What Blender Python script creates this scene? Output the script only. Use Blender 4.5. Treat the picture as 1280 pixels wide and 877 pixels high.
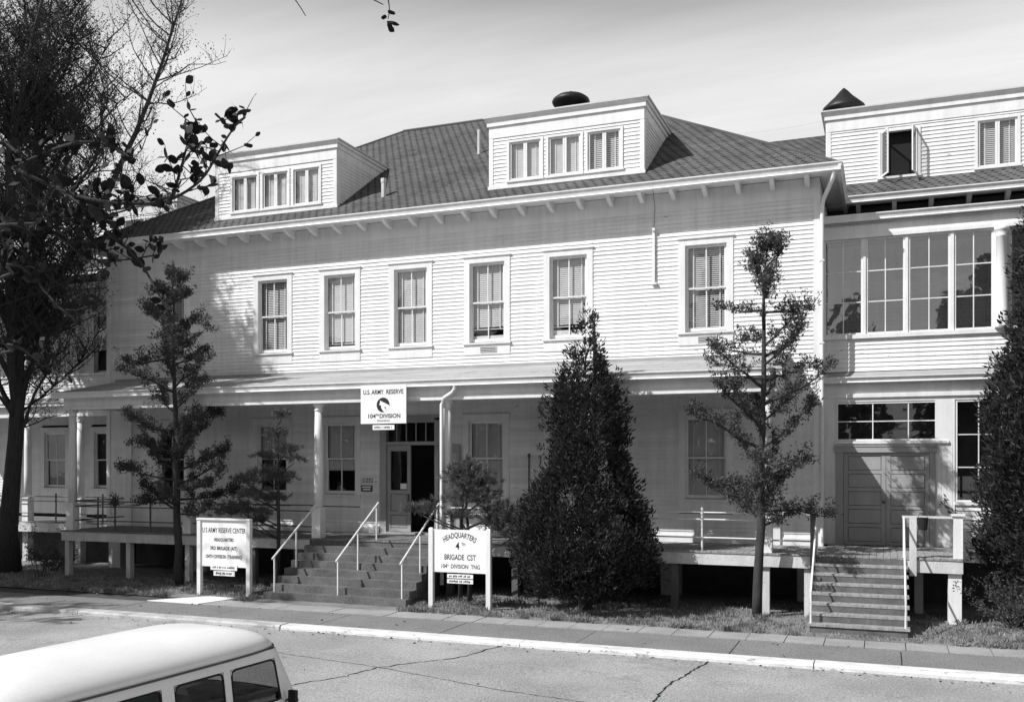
import bpy, math, random
import numpy as np
from mathutils import Vector, Matrix
random.seed(11); rng = np.random.default_rng(11)
S = bpy.context.scene; COL = S.collection
for o in list(bpy.data.objects): bpy.data.objects.remove(o)
R = math.radians

# ------------------------------------------------------------------ camera
CAM = Vector((1.4556, -24.5, 3.37)); TH = R(21.23)
cd = bpy.data.cameras.new('camera'); cam = bpy.data.objects.new('camera', cd); COL.objects.link(cam)
cam.location = CAM; cam.rotation_euler = (R(90), 0, TH)
cd.sensor_width = 36; cd.lens = 36 * 1197 / 1280; cd.shift_y = 141.5 / 1280; cd.shift_x = 0
cd.clip_end = 2000; cd.clip_start = .05
S.camera = cam
# ------------------------------------------------------------------ light
SUN = Vector((1, 1, -1.4)).normalized()
w = bpy.data.worlds.new('World'); S.world = w; w.use_nodes = True
def build_world():
    nt = w.node_tree; N = nt.nodes; L = nt.links; N.clear()
    out = N.new('ShaderNodeOutputWorld'); bg = N.new('ShaderNodeBackground')
    sky = N.new('ShaderNodeTexSky'); sky.sky_type = 'NISHITA'; sky.sun_disc = False
    sky.sun_elevation = math.asin(-SUN.z); sky.sun_rotation = R(225)
    sky.air_density = 1.0; sky.dust_density = 1.2; sky.ozone_density = 1.0
    sep = N.new('ShaderNodeSeparateColor')            # panchromatic film with a yellow filter
    L.new(sky.outputs[0], sep.inputs[0])
    m1 = N.new('ShaderNodeMath'); m1.operation = 'MULTIPLY_ADD'
    L.new(sep.outputs[0], m1.inputs[0]); m1.inputs[1].default_value = .5
    m2 = N.new('ShaderNodeMath'); m2.operation = 'MULTIPLY'; L.new(sep.outputs[1], m2.inputs[0]); m2.inputs[1].default_value = .5
    L.new(m2.outputs[0], m1.inputs[2])
    # thin streaked cloud, projected on a high flat layer
    tc = N.new('ShaderNodeTexCoord'); sx = N.new('ShaderNodeSeparateXYZ'); L.new(tc.outputs['Generated'], sx.inputs[0])
    zz = N.new('ShaderNodeMath'); zz.operation = 'MAXIMUM'; L.new(sx.outputs[2], zz.inputs[0]); zz.inputs[1].default_value = .0
    za = N.new('ShaderNodeMath'); za.operation = 'ADD'; L.new(zz.outputs[0], za.inputs[0]); za.inputs[1].default_value = .12
    dx = N.new('ShaderNodeMath'); dx.operation = 'DIVIDE'; L.new(sx.outputs[0], dx.inputs[0]); L.new(za.outputs[0], dx.inputs[1])
    dy = N.new('ShaderNodeMath'); dy.operation = 'DIVIDE'; L.new(sx.outputs[1], dy.inputs[0]); L.new(za.outputs[0], dy.inputs[1])
    cb = N.new('ShaderNodeCombineXYZ'); L.new(dx.outputs[0], cb.inputs[0]); L.new(dy.outputs[0], cb.inputs[1])
    mp = N.new('ShaderNodeMapping'); mp.inputs['Rotation'].default_value = (0, 0, R(-18)); mp.inputs['Scale'].default_value = (.32, 1.5, 1)
    L.new(cb.outputs[0], mp.inputs[0])
    nz = N.new('ShaderNodeTexNoise'); nz.inputs['Scale'].default_value = 1.1; nz.inputs['Detail'].default_value = 6; nz.inputs['Roughness'].default_value = .55
    L.new(mp.outputs[0], nz.inputs[0])
    cl = N.new('ShaderNodeMapRange'); cl.inputs[1].default_value = .38; cl.inputs[2].default_value = .72
    L.new(nz.outputs[0], cl.inputs[0])
    # haze thickens to the horizon (path length through the layer)
    hz = N.new('ShaderNodeMapRange'); hz.interpolation_type = 'SMOOTHSTEP'
    hz.inputs[1].default_value = .505; hz.inputs[2].default_value = .335; hz.inputs[3].default_value = 0; hz.inputs[4].default_value = 1
    L.new(sx.outputs[2], hz.inputs[0])
    ad = N.new('ShaderNodeMath'); ad.operation = 'MULTIPLY_ADD'; ad.use_clamp = True
    L.new(cl.outputs[0], ad.inputs[0]); ad.inputs[1].default_value = .28; L.new(hz.outputs[0], ad.inputs[2])
    mx = N.new('ShaderNodeMix'); mx.data_type = 'FLOAT'
    L.new(ad.outputs[0], mx.inputs[0]); L.new(m1.outputs[0], mx.inputs[2]); mx.inputs[3].default_value = SKY_HAZE
    n2 = N.new('ShaderNodeTexNoise'); n2.inputs['Scale'].default_value = 2.6; n2.inputs['Detail'].default_value = 8; n2.inputs['Roughness'].default_value = .62; L.new(mp.outputs[0], n2.inputs[0])
    mr = N.new('ShaderNodeMapRange'); mr.inputs[1].default_value = .3; mr.inputs[2].default_value = .7; mr.inputs[3].default_value = .88; mr.inputs[4].default_value = 1.07; L.new(n2.outputs[0], mr.inputs[0])
    ml = N.new('ShaderNodeMath'); ml.operation = 'MULTIPLY'; L.new(mx.outputs[0], ml.inputs[0]); L.new(mr.outputs[0], ml.inputs[1])
    L.new(ml.outputs[0], bg.inputs[0]); bg.inputs[1].default_value = .10
    L.new(bg.outputs[0], out.inputs[0])
SKY_HAZE = 7.9
build_world()
sl = bpy.data.lights.new('sun', 'SUN'); sl.energy = 5.0; sl.angle = R(.5); sl.color = (1, 1, 1)
so = bpy.data.objects.new('sun', sl); COL.objects.link(so); so.rotation_euler = SUN.to_track_quat('-Z', 'Y').to_euler(); so.location = (-20, -20, 40)
S.view_settings.view_transform = 'Standard'; S.view_settings.look = 'None'; S.view_settings.exposure = .12; S.view_settings.gamma = 1
S.view_settings.use_curve_mapping = False
S.cycles.max_bounces = 6; S.cycles.transparent_max_bounces = 16

# ------------------------------------------------------------------ materials (all neutral: a black and white photograph)
M = {}
def mat(name, col, rough=.65, var=.12, scale=2.0, stretch=(1, 1, 1), bump=0, bscale=60, flecks=0, fcol=.2, fscale=9, spec=.35, island=0, fine=0, fth=.72, streak=0):
    m = bpy.data.materials.new(name); m.use_nodes = True; nt = m.node_tree; N = nt.nodes; L = nt.links
    b = N['Principled BSDF']; b.inputs['Roughness'].default_value = rough; b.inputs['Specular IOR Level'].default_value = spec
    g = N.new('ShaderNodeNewGeometry'); mp = N.new('ShaderNodeMapping'); mp.inputs['Scale'].default_value = stretch
    L.new(g.outputs['Position'], mp.inputs[0])
    n = N.new('ShaderNodeTexNoise'); n.inputs['Scale'].default_value = scale; n.inputs['Detail'].default_value = 5; n.inputs['Roughness'].default_value = .6
    L.new(mp.outputs[0], n.inputs[0])
    r = N.new('ShaderNodeMapRange'); r.inputs[1].default_value = .28; r.inputs[2].default_value = .72
    r.inputs[3].default_value = col * (1 - var); r.inputs[4].default_value = col * (1 + var); L.new(n.outputs[0], r.inputs[0])
    cur = r.outputs[0]
    if fine:
        n2 = N.new('ShaderNodeTexNoise'); n2.inputs['Scale'].default_value = 30; n2.inputs['Detail'].default_value = 4; n2.inputs['Roughness'].default_value = .8
        L.new(g.outputs['Position'], n2.inputs[0])
        r2 = N.new('ShaderNodeMapRange'); r2.inputs[1].default_value = .3; r2.inputs[2].default_value = .7; r2.inputs[3].default_value = 1 - fine; r2.inputs[4].default_value = 1 + fine
        L.new(n2.outputs[0], r2.inputs[0]); mm = N.new('ShaderNodeMath'); mm.operation = 'MULTIPLY'; L.new(cur, mm.inputs[0]); L.new(r2.outputs[0], mm.inputs[1]); cur = mm.outputs[0]
    if island:
        r3 = N.new('ShaderNodeMapRange'); r3.inputs[3].default_value = 1 - island; r3.inputs[4].default_value = 1 + island
        L.new(g.outputs['Random Per Island'], r3.inputs[0]); mm = N.new('ShaderNodeMath'); mm.operation = 'MULTIPLY'; L.new(cur, mm.inputs[0]); L.new(r3.outputs[0], mm.inputs[1]); cur = mm.outputs[0]
    if streak:
        mp3 = N.new('ShaderNodeMapping'); mp3.inputs['Scale'].default_value = (3.2, 3.2, .22); L.new(g.outputs['Position'], mp3.inputs[0])
        n5 = N.new('ShaderNodeTexNoise'); n5.inputs['Scale'].default_value = 1.5; n5.inputs['Detail'].default_value = 6; n5.inputs['Roughness'].default_value = .7; L.new(mp3.outputs[0], n5.inputs[0])
        r5 = N.new('ShaderNodeMapRange'); r5.inputs[1].default_value = .40; r5.inputs[2].default_value = .66; r5.inputs[3].default_value = 1; r5.inputs[4].default_value = 1 - streak
        L.new(n5.outputs[0], r5.inputs[0]); mm = N.new('ShaderNodeMath'); mm.operation = 'MULTIPLY'; L.new(cur, mm.inputs[0]); L.new(r5.outputs[0], mm.inputs[1]); cur = mm.outputs[0]
    if flecks:
        mp2 = N.new('ShaderNodeMapping'); mp2.inputs['Scale'].default_value = (.55, 1, 1.6); L.new(g.outputs['Position'], mp2.inputs[0])
        n3 = N.new('ShaderNodeTexNoise'); n3.inputs['Scale'].default_value = fscale; n3.inputs['Detail'].default_value = 7; n3.inputs['Roughness'].default_value = .75
        L.new(mp2.outputs[0], n3.inputs[0])
        r4 = N.new('ShaderNodeMapRange'); r4.inputs[1].default_value = fth; r4.inputs[2].default_value = fth + .03; r4.inputs[4].default_value = flecks
        L.new(n3.outputs[0], r4.inputs[0])
        mx = N.new('ShaderNodeMix'); mx.data_type = 'FLOAT'; L.new(r4.outputs[0], mx.inputs[0]); L.new(cur, mx.inputs[2]); mx.inputs[3].default_value = fcol; cur = mx.outputs[0]
    L.new(cur, b.inputs['Base Color'])
    if bump:
        n4 = N.new('ShaderNodeTexNoise'); n4.inputs['Scale'].default_value = bscale; n4.inputs['Detail'].default_value = 4; L.new(mp.outputs[0], n4.inputs[0])
        bp = N.new('ShaderNodeBump'); bp.inputs['Strength'].default_value = bump; bp.inputs['Distance'].default_value = .02
        L.new(n4.outputs[0], bp.inputs['Height']); L.new(bp.outputs[0], b.inputs['Normal'])
    M[name] = m; return m
mat('white paint', .70, .55, .09, 1.3, (1, 1, .5), .15, 30, .8, .24, 6, fine=.05, fth=.70)
mat('board paint', .75, .55, .10, 1.1, (.35, 1, 3.2), .2, 30, .9, .20, 4.5, fine=.06, island=.09, fth=.645, streak=.14)
mat('trim paint', .76, .5, .07, 2, (1, 1, 1), .1, 30, .75, .28, 7, fine=.05, fth=.695, streak=.12)
mat('old paint', .56, .7, .18, 3, (1, 1, .3), .3, 40, .8, .2, 6, fine=.12, fth=.62)
mat('grey paint', .33, .55, .12, 2, (1, 1, .5), .1, 30, fine=.05)
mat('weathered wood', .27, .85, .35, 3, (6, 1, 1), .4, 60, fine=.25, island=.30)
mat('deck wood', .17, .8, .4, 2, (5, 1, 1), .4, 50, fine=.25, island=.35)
mat('wood post', .12, .9, .3, 4, (1, 1, .3), .4, 60, fine=.2)
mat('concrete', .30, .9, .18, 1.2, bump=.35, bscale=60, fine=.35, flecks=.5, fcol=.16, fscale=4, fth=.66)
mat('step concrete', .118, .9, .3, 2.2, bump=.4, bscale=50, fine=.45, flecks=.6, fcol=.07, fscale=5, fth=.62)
mat('road concrete', .30, .9, .26, .38, bump=.7, bscale=45, fine=.55, flecks=.35, fcol=.17, fscale=1.8, fth=.60)
mat('aggregate', .20, .95, .14, .9, bump=.8, bscale=50, fine=.6)
mat('kerb paint', .64, .8, .18, 3, bump=.4, bscale=40, flecks=.85, fcol=.24, fscale=3.5, fth=.60, fine=.12)
mat('shaded kerb', .43, .9, .2, 2, bump=.4, bscale=40, flecks=.7, fcol=.24, fscale=3, fth=.55, fine=.25)  # chipped kerb, with the left end's light shade put into its colour
mat('roll roofing', .36, .9, .25, 1.2, (.4, 2, 2), .3, 30, .6, .06, 3, fine=.3, fth=.6)
mat('crack', .02, 1, .2, 5)
mat('brick', .09, .95, .25, 3, bump=.4, bscale=40)
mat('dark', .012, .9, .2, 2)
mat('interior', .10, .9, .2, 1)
mat('interior wall', .30, .8, .1, 1, (.3, 1, 6))
mat('blind slat', .62, .5, .08, 4)
mat('blind tape', .72, .6, .05, 4)
mat('black metal', .012, .5, .3, 4, spec=.4)
mat('galvanised', .55, .45, .12, 3)
mat('pipe paint', .72, .5, .12, 6, flecks=.7, fcol=.2, fscale=14, fth=.62)
mat('dark pipe', .10, .6, .3, 6)
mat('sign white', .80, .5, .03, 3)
mat('sign frame', .72, .5, .06, 5)
mat('lettering', .015, .6, .05, 5)
mat('plaque', .08, .5, .2, 5)
mat('paper', .75, .7, .05, 5)
mat('lawn', .20, 1, .45, 1.3, bump=.8, bscale=25, fine=.45, flecks=.5, fcol=.20, fscale=2.2, fth=.56)
mat('bare earth', .07, 1, .4, 2, bump=.6, bscale=30, fine=.4)
mat('bark', .045, .95, .35, 6, (3, 3, .5), .7, 30, fine=.3)
mat('bark pale', .09, .95, .35, 6, (3, 3, .5), .7, 30, fine=.3)
mat('van paint', .80, .33, .09, 1.3, (1, .5, 1), bump=.04, bscale=3, spec=.45, fine=.05)
mat('van trim', .07, .4, .05, 3)
mat('rubber', .015, .7, .1, 4)
mat('seat cloth', .05, .9, .2, 4)
mat('chrome', .6, .2, .05, 3)
M['chrome'].node_tree.nodes['Principled BSDF'].inputs['Metallic'].default_value = 1

def leafmat(name, col, var=.35, trans=.25, rough=.55):
    m = mat(name, col, rough, var, 1.7, island=.45, spec=.15); nt = m.node_tree; N = nt.nodes; L = nt.links
    b = N['Principled BSDF']; out = [n for n in N if n.type == 'OUTPUT_MATERIAL'][0]
    t = N.new('ShaderNodeBsdfTranslucent'); src = b.inputs['Base Color'].links[0].from_socket; L.new(src, t.inputs[0])
    mx = N.new('ShaderNodeMixShader'); mx.inputs[0].default_value = trans; L.new(b.outputs[0], mx.inputs[1]); L.new(t.outputs[0], mx.inputs[2]); L.new(mx.outputs[0], out.inputs[0])
leafmat('cypress leaf', .038); leafmat('juniper leaf', .08); leafmat('pine needle', .12); leafmat('poplar bud', .06, trans=.35)
leafmat('glossy leaf', .02, trans=.06, rough=.6); leafmat('shrub leaf', .09, trans=.35); leafmat('grass blade', .27, .5, .4)
leafmat('distant leaf', .05); leafmat('litter', .10)

def glassmat(name, refl=.10, tint=.9):
    m = bpy.data.materials.new(name); m.use_nodes = True; nt = m.node_tree; N = nt.nodes; L = nt.links; N.clear()
    out = N.new('ShaderNodeOutputMaterial'); t = N.new('ShaderNodeBsdfTransparent'); t.inputs[0].default_value = (tint, tint, tint, 1)
    g = N.new('ShaderNodeBsdfGlossy'); g.inputs['Roughness'].default_value = .015
    gm = N.new('ShaderNodeNewGeometry'); nz = N.new('ShaderNodeTexNoise'); nz.inputs['Scale'].default_value = 1.6; L.new(gm.outputs['Position'], nz.inputs[0])
    bp = N.new('ShaderNodeBump'); bp.inputs['Strength'].default_value = .05 if 'van' in name else .12; bp.inputs['Distance'].default_value = .03; L.new(nz.outputs[0], bp.inputs['Height']); L.new(bp.outputs[0], g.inputs['Normal'])
    lw = N.new('ShaderNodeLayerWeight'); lw.inputs[0].default_value = .5
    pw = N.new('ShaderNodeMath'); pw.operation = 'POWER'; L.new(lw.outputs['Facing'], pw.inputs[0]); pw.inputs[1].default_value = 4
    ad = N.new('ShaderNodeMath'); ad.operation = 'MULTIPLY_ADD'; ad.use_clamp = True; L.new(pw.outputs[0], ad.inputs[0]); ad.inputs[1].default_value = .9; ad.inputs[2].default_value = refl + .05
    mx = N.new('ShaderNodeMixShader'); L.new(ad.outputs[0], mx.inputs[0]); L.new(t.outputs[0], mx.inputs[1]); L.new(g.outputs[0], mx.inputs[2]); L.new(mx.outputs[0], out.inputs[0])
    M[name] = m
glassmat('glass', .06); glassmat('porch glass', .17, .75); glassmat('van glass', .0, .55)

def roofmat():
    m = bpy.data.materials.new('roof shingle'); m.use_nodes = True; nt = m.node_tree; N = nt.nodes; L = nt.links
    b = N['Principled BSDF']; b.inputs['Roughness'].default_value = .9; b.inputs['Specular IOR Level'].default_value = .2
    uv = N.new('ShaderNodeUVMap'); sp = N.new('ShaderNodeSeparateXYZ'); L.new(uv.outputs[0], sp.inputs[0])
    def ma(op, a, bb=None, c=None):
        n = N.new('ShaderNodeMath'); n.operation = op
        for i, v in enumerate((a, bb, c)):
            if v is None: continue
            if isinstance(v, (int, float)): n.inputs[i].default_value = v
            else: L.new(v, n.inputs[i])
        return n.outputs[0]
    v = ma('DIVIDE', sp.outputs[1], .150); row = ma('FLOOR', v); fv = ma('FRACT', v)
    half = ma('MULTIPLY', row, .29)
    u = ma('ADD', ma('DIVIDE', sp.outputs[0], .25), half); fu = ma('FRACT', u); cell = ma('FLOOR', u)
    du = ma('MULTIPLY', ma('SUBTRACT', fu, .5), 2.0)
    # notch between two tabs, darkest at the course line
    dot = ma('MULTIPLY', ma('LESS_THAN', ma('ABSOLUTE', du), .34), ma('LESS_THAN', fv, .50))
    line = ma('LESS_THAN', fv, .10)
    cv = N.new('ShaderNodeCombineXYZ'); L.new(cell, cv.inputs[0]); L.new(row, cv.inputs[1])
    wn = N.new('ShaderNodeTexWhiteNoise'); wn.noise_dimensions = '2D'; L.new(cv.outputs[0], wn.inputs[0])
    g = N.new('ShaderNodeNewGeometry'); nz = N.new('ShaderNodeTexNoise'); nz.inputs['Scale'].default_value = .55; nz.inputs['Detail'].default_value = 5; L.new(g.outputs['Position'], nz.inputs[0])
    base = ma('MULTIPLY_ADD', wn.outputs[0], .04, .074); base = ma('MULTIPLY', base, ma('MULTIPLY_ADD', nz.outputs[0], .9, .55))
    col = ma('MULTIPLY', base, ma('SUBTRACT', 1, ma('MULTIPLY', dot, .85))); col = ma('MULTIPLY', col, ma('SUBTRACT', 1, ma('MULTIPLY', line, .22)))
    L.new(col, b.inputs['Base Color'])
    bp = N.new('ShaderNodeBump'); bp.inputs['Strength'].default_value = .6; bp.inputs['Distance'].default_value = .02
    h = ma('SUBTRACT', ma('SUBTRACT', 1, fv), dot); L.new(h, bp.inputs['Height']); L.new(bp.outputs[0], b.inputs['Normal'])
    M['roof shingle'] = m
roofmat()

# ------------------------------------------------------------------ mesh helpers
def link(name, me, m=None, parent=None):
    o = bpy.data.objects.new(name, me); COL.objects.link(o)
    if m: me.materials.append(M[m])
    if parent is not None:
        o.parent = parent; o.matrix_parent_inverse = wm(parent).inverted()
    return o
WM = {}
def wm(o):
    if o.name not in WM: WM[o.name] = Matrix.Translation(o.location) @ o.rotation_euler.to_matrix().to_4x4() if o.parent is None else Matrix.Identity(4)
    return WM[o.name]
def thing(name, label, cat, loc=(0, 0, 0), group=None):
    o = bpy.data.objects.new(name, None); COL.objects.link(o); o.location = loc; o.empty_display_size = .3
    o['label'] = label; o['category'] = cat
    if group: o['group'] = group
    WM[o.name] = Matrix.Translation(Vector(loc)); return o
def tag(o, label, cat, group=None):
    o['label'] = label; o['category'] = cat
    if group: o['group'] = group
    return o
class MB:
    def __init__(s): s.v = []; s.f = []; s.uv = []
    def quad(s, *p):
        i = len(s.v); s.v += [tuple(q) for q in p]; s.f.append(tuple(range(i, i + len(p)))); return s
    def box(s, x0, x1, y0, y1, z0, z1):
        i = len(s.v)
        s.v += [(x0, y0, z0), (x1, y0, z0), (x1, y1, z0), (x0, y1, z0), (x0, y0, z1), (x1, y0, z1), (x1, y1, z1), (x0, y1, z1)]
        for f in ((3, 2, 1, 0), (4, 5, 6, 7), (0, 1, 5, 4), (1, 2, 6, 5), (2, 3, 7, 6), (3, 0, 4, 7)): s.f.append(tuple(i + k for k in f))
        return s
    def prism(s, pts, off):                       # closed polygon extruded by a vector
        n = len(pts); i = len(s.v); off = Vector(off)
        s.v += [tuple(p) for p in pts] + [tuple(Vector(p) + off) for p in pts]
        s.f.append(tuple(i + k for k in range(n))); s.f.append(tuple(i + n + k for k in reversed(range(n))))
        for k in range(n): s.f.append((i + (k + 1) % n, i + k, i + n + k, i + n + (k + 1) % n))
        return s
    def tube(s, pts, rad, n=8, cap=True):
        pts = [Vector(p) for p in pts]
        if not hasattr(rad, '__len__'): rad = [rad] * len(pts)
        up = Vector((.31, .17, .93)); base = len(s.v)
        for k, p in enumerate(pts):
            t = (pts[min(k + 1, len(pts) - 1)] - pts[max(k - 1, 0)])
            if t.length < 1e-9: t = Vector((0, 0, 1))
            t.normalize(); a = t.cross(up)
            if a.length < .05: a = t.cross(Vector((1, 0, 0)))
            a.normalize(); b = t.cross(a)
            for j in range(n):
                th = 2 * math.pi * j / n; q = p + (a * math.cos(th) + b * math.sin(th)) * rad[k]; s.v.append(tuple(q))
        for k in range(len(pts) - 1):
            for j in range(n):
                s.f.append((base + k * n + j, base + k * n + (j + 1) % n, base + (k + 1) * n + (j + 1) % n, base + (k + 1) * n + j))
        if cap:
            s.f.append(tuple(base + j for j in reversed(range(n)))); s.f.append(tuple(base + (len(pts) - 1) * n + j for j in range(n)))
        return s
    def lathe(s, c, prof, n=16):
        base = len(s.v)
        for r, z in prof:
            for j in range(n):
                th = 2 * math.pi * j / n; s.v.append((c[0] + r * math.cos(th), c[1] + r * math.sin(th), c[2] + z))
        for k in range(len(prof) - 1):
            for j in range(n): s.f.append((base + k * n + j, base + k * n + (j + 1) % n, base + (k + 1) * n + (j + 1) % n, base + (k + 1) * n + j))
        s.f.append(tuple(base + j for j in reversed(range(n)))); s.f.append(tuple(base + (len(prof) - 1) * n + j for j in range(n)))
        return s
    def mesh(s, name, smooth=False):
        me = bpy.data.meshes.new(name); me.from_pydata(s.v, [], s.f)
        if smooth: me.polygons.foreach_set('use_smooth', [True] * len(me.polygons))
        me.update(); return me
    def build(s, name, m, parent=None, smooth=False): return link(name, s.mesh(name, smooth), m, parent)
def box(name, m, parent, *b): return MB().box(*b).build(name, m, parent)
def struct(o): o['kind'] = 'structure'; return o
def setuv(me, U, V, o=(0, 0, 0)):
    uvl = me.uv_layers.new(name='UVMap'); o = Vector(o); U = Vector(U); V = Vector(V)
    for lp in me.loops:
        d = me.vertices[lp.vertex_index].co - o; uvl.data[lp.index].uv = (d.dot(U), d.dot(V))

# clapboards: each row is a lapped board (thick lower edge), broken at openings, butt joints staggered
EXP = .108
def clap_row(mb, p0, p1, z0, z1, n, t0=.032, t1=.007):
    p0 = Vector(p0); p1 = Vector(p1); n = Vector(n)
    a = [p0 + n * 0, p0 + n * t0, p0 + n * (t0 - .004), p0 + n * t1, p0 + n * 0]; zz = [z0, z0, z0 + .012, z1 + .012, z1 + .012]
    A = [(q.x, q.y, z) for q, z in zip(a, zz)]; d = p1 - p0
    mb.prism(A, (d.x, d.y, 0))
def clapboards(parent, x0, x1, z0, z1, y, openings=(), m='board paint', exp=EXP, limit=300):
    """every board from opening to opening is a piece of its own; past the limit the shortest offcuts are joined"""
    z = z0; segs_all = []
    while z < z1 - .02:
        zt = min(z + exp, z1); zc = (z + zt) / 2; segs = [(x0, x1)]
        for (a, b, c, d) in openings:
            if c < zc < d:
                ns = []
                for (s, e) in segs:
                    if b <= s or a >= e: ns.append((s, e)); continue
                    if a > s: ns.append((s, a))
                    if b < e: ns.append((b, e))
                segs = ns
        for s, e in segs:
            if e - s > 9:                              # long runs are several boards butted together
                q = s
                while e - q > .02:
                    r = min(q + random.uniform(3.6, 6.4), e); r = e if e - r < 1.2 else r; segs_all.append((q, r, z, zt)); q = r
            elif e - s > .02: segs_all.append((s, e, z, zt))
        z += exp
    segs_all.sort(key=lambda q: q[0] - q[1]); rest = MB()
    for k, (s, e, z, zt) in enumerate(segs_all):
        mb = MB() if k < limit else rest
        clap_row(mb, (s + .0015, y, 0), (e - .0015, y, 0), z + random.uniform(-.003, .003), zt, (0, -1, 0), .032 + random.uniform(-.003, .003))
        if k < limit: mb.build('clapboard', m, parent)
    if rest.v: rest.build('clapboard_offcuts', m, parent)['kind'] = 'stuff'

# text
def text_mesh(txt, h, sx=1.0, bold=0.0, arc=None):
    c = bpy.data.curves.new('lettering', 'FONT'); c.body = txt; c.size = h * 1.42; c.align_x = 'CENTER'; c.offset = bold; c.resolution_u = 3
    o = bpy.data.objects.new('lettering', c); COL.objects.link(o)
    dg = bpy.context.evaluated_depsgraph_get(); me = bpy.data.meshes.new_from_object(o.evaluated_get(dg)); bpy.data.objects.remove(o)
    for v in me.vertices:
        x, y = v.co.x * sx, v.co.y
        if arc: a = x / arc; x, y = math.sin(a) * (arc + y), math.cos(a) * (arc + y) - arc
        v.co = (x, 0, y)
    return me
def lettering(parent, txt, x, y, z, h, sx=1, bold=0, arc=None, m='lettering', width=None):
    me = text_mesh(txt, h, sx, bold, arc)
    if width:
        xs = [v.co.x for v in me.vertices]; k = width / (max(xs) - min(xs))
        for v in me.vertices: v.co.x *= k
    for v in me.vertices: v.co += Vector((x, y, z))
    me.name = 'lettering'; return link('lettering', me, m, parent)

# ------------------------------------------------------------------ ground, pavement, kerb, road
struct(MB().quad((-300, -4.95, 0), (300, -4.95, 0), (300, 400, 0), (-300, 400, 0)).build('lawn', 'lawn'))
pv = struct(MB().quad((-300, -7.3, -.03), (300, -7.3, -.03), (300, -4.6, -.03), (-300, -4.6, -.03)).build('pavement', 'bare earth'))
x = -13.9
while x < 9:                                           # square slabs along the grass edge
    wd = .715; MB().box(x + .008, x + wd - .008, -5.72, -4.97 + random.uniform(-.02, .02), -.06, .004 + random.uniform(-.004, .005)).build('slab', 'concrete', pv); x += wd
x = -24.0
while x < 12:                                          # long exposed aggregate bays beside the kerb
    wd = 2.86; MB().box(x + .01, x + wd - .01, -7.27, -5.74, -.06, -.004 + random.uniform(-.003, .003)).build('slab', 'aggregate', pv); x += wd
kb = struct(box('kerb', 'concrete', None, -300, 300, -7.60, -7.32, -.3, -.02))
x = -26.2
for wd in [5.2, 5.2, 5.5, 5.35, 5.3, 5.6, 5.4]:
    mb = MB(); jz, jy = random.uniform(-.012, .010), random.uniform(-.015, .015); km = 'shaded kerb' if x < -11 else 'kerb paint'; mb.prism([(x + .012, -7.275, -.2), (x + .012, -7.625, -.2), (x + .012, -7.625, -.03), (x + .012, -7.59, .008), (x + .012, -7.29, .012), (x + .012, -7.275, .0)], (wd - .024, 0, 0)); mb.v = [(a, b + jy, c + jz) for a, b, c in mb.v]; mb.build('kerb_stone', km, kb); x += wd
struct(MB().quad((-300, -300, -.36), (300, -300, -.36), (300, -30, -.36), (-300, -30, -.36)).build('verge', 'lawn'))
rd = struct(MB().quad((-300, -34, -.42), (300, -34, -.42), (300, -16, -.30), (-300, -16, -.30)).quad((-300, -16, -.30), (300, -16, -.30), (300, -7.6, -.075), (-300, -7.6, -.075)).build('road', 'road concrete'))
def roadz(y): return -.075 + (y + 7.6) * (.225 / 8.4) if y > -16 else -.30 + (y + 16) * .12 / 18
def crack(pts, wd, jag):
    P = []
    for (a, b) in zip(pts[:-1], pts[1:]):
        n = max(2, int(math.dist(a, b) / .09))
        for k in range(n):
            t = k / n; P.append((a[0] + (b[0] - a[0]) * t + random.gauss(0, jag), a[1] + (b[1] - a[1]) * t + random.gauss(0, jag)))
    mb = MB(); prev = None
    for k in range(len(P) - 1):
        a, b = P[k], P[k + 1]; d = Vector((b[0] - a[0], b[1] - a[1])).normalized(); n = Vector((-d.y, d.x)); h = wd * random.uniform(.4, 1.2)
        z0, z1 = roadz(a[1]) + .004, roadz(b[1]) + .004; e = (b[0] - n.x * h, b[1] - n.y * h, z1), (b[0] + n.x * h, b[1] + n.y * h, z1)
        s0 = prev or ((a[0] - n.x * h, a[1] - n.y * h, z0), (a[0] + n.x * h, a[1] + n.y * h, z0)); mb.quad(s0[0], e[0], e[1], s0[1]); prev = e
    mb.build('crack', 'crack', rd)
crack([(-5.3, -7.64), (-5.7, -8.8), (-6.7, -9.9), (-6.9, -10.6), (-8.1, -12.5)], .022, .022)
crack([(-1.4, -7.64), (-1.75, -9.5), (-1.7, -11.0), (-1.9, -13.5)], .022, .014)
crack([(-9.6, -9.4), (-6.7, -9.9), (-4.2, -10.6), (-1.8, -11.0)], .011, .012)
crack([(-15.6, -7.64), (-16.6, -8.6), (-19.5, -9.9)], .016, .022)
# white slab lying in front of the left notice board
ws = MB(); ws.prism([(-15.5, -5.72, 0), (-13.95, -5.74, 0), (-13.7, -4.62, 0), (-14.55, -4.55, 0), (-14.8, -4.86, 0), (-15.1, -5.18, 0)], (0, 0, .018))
tag(ws.build('white_slab', 'sign white'), 'bright white slab lying flat on the ground before the left notice board', 'slab')

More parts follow.
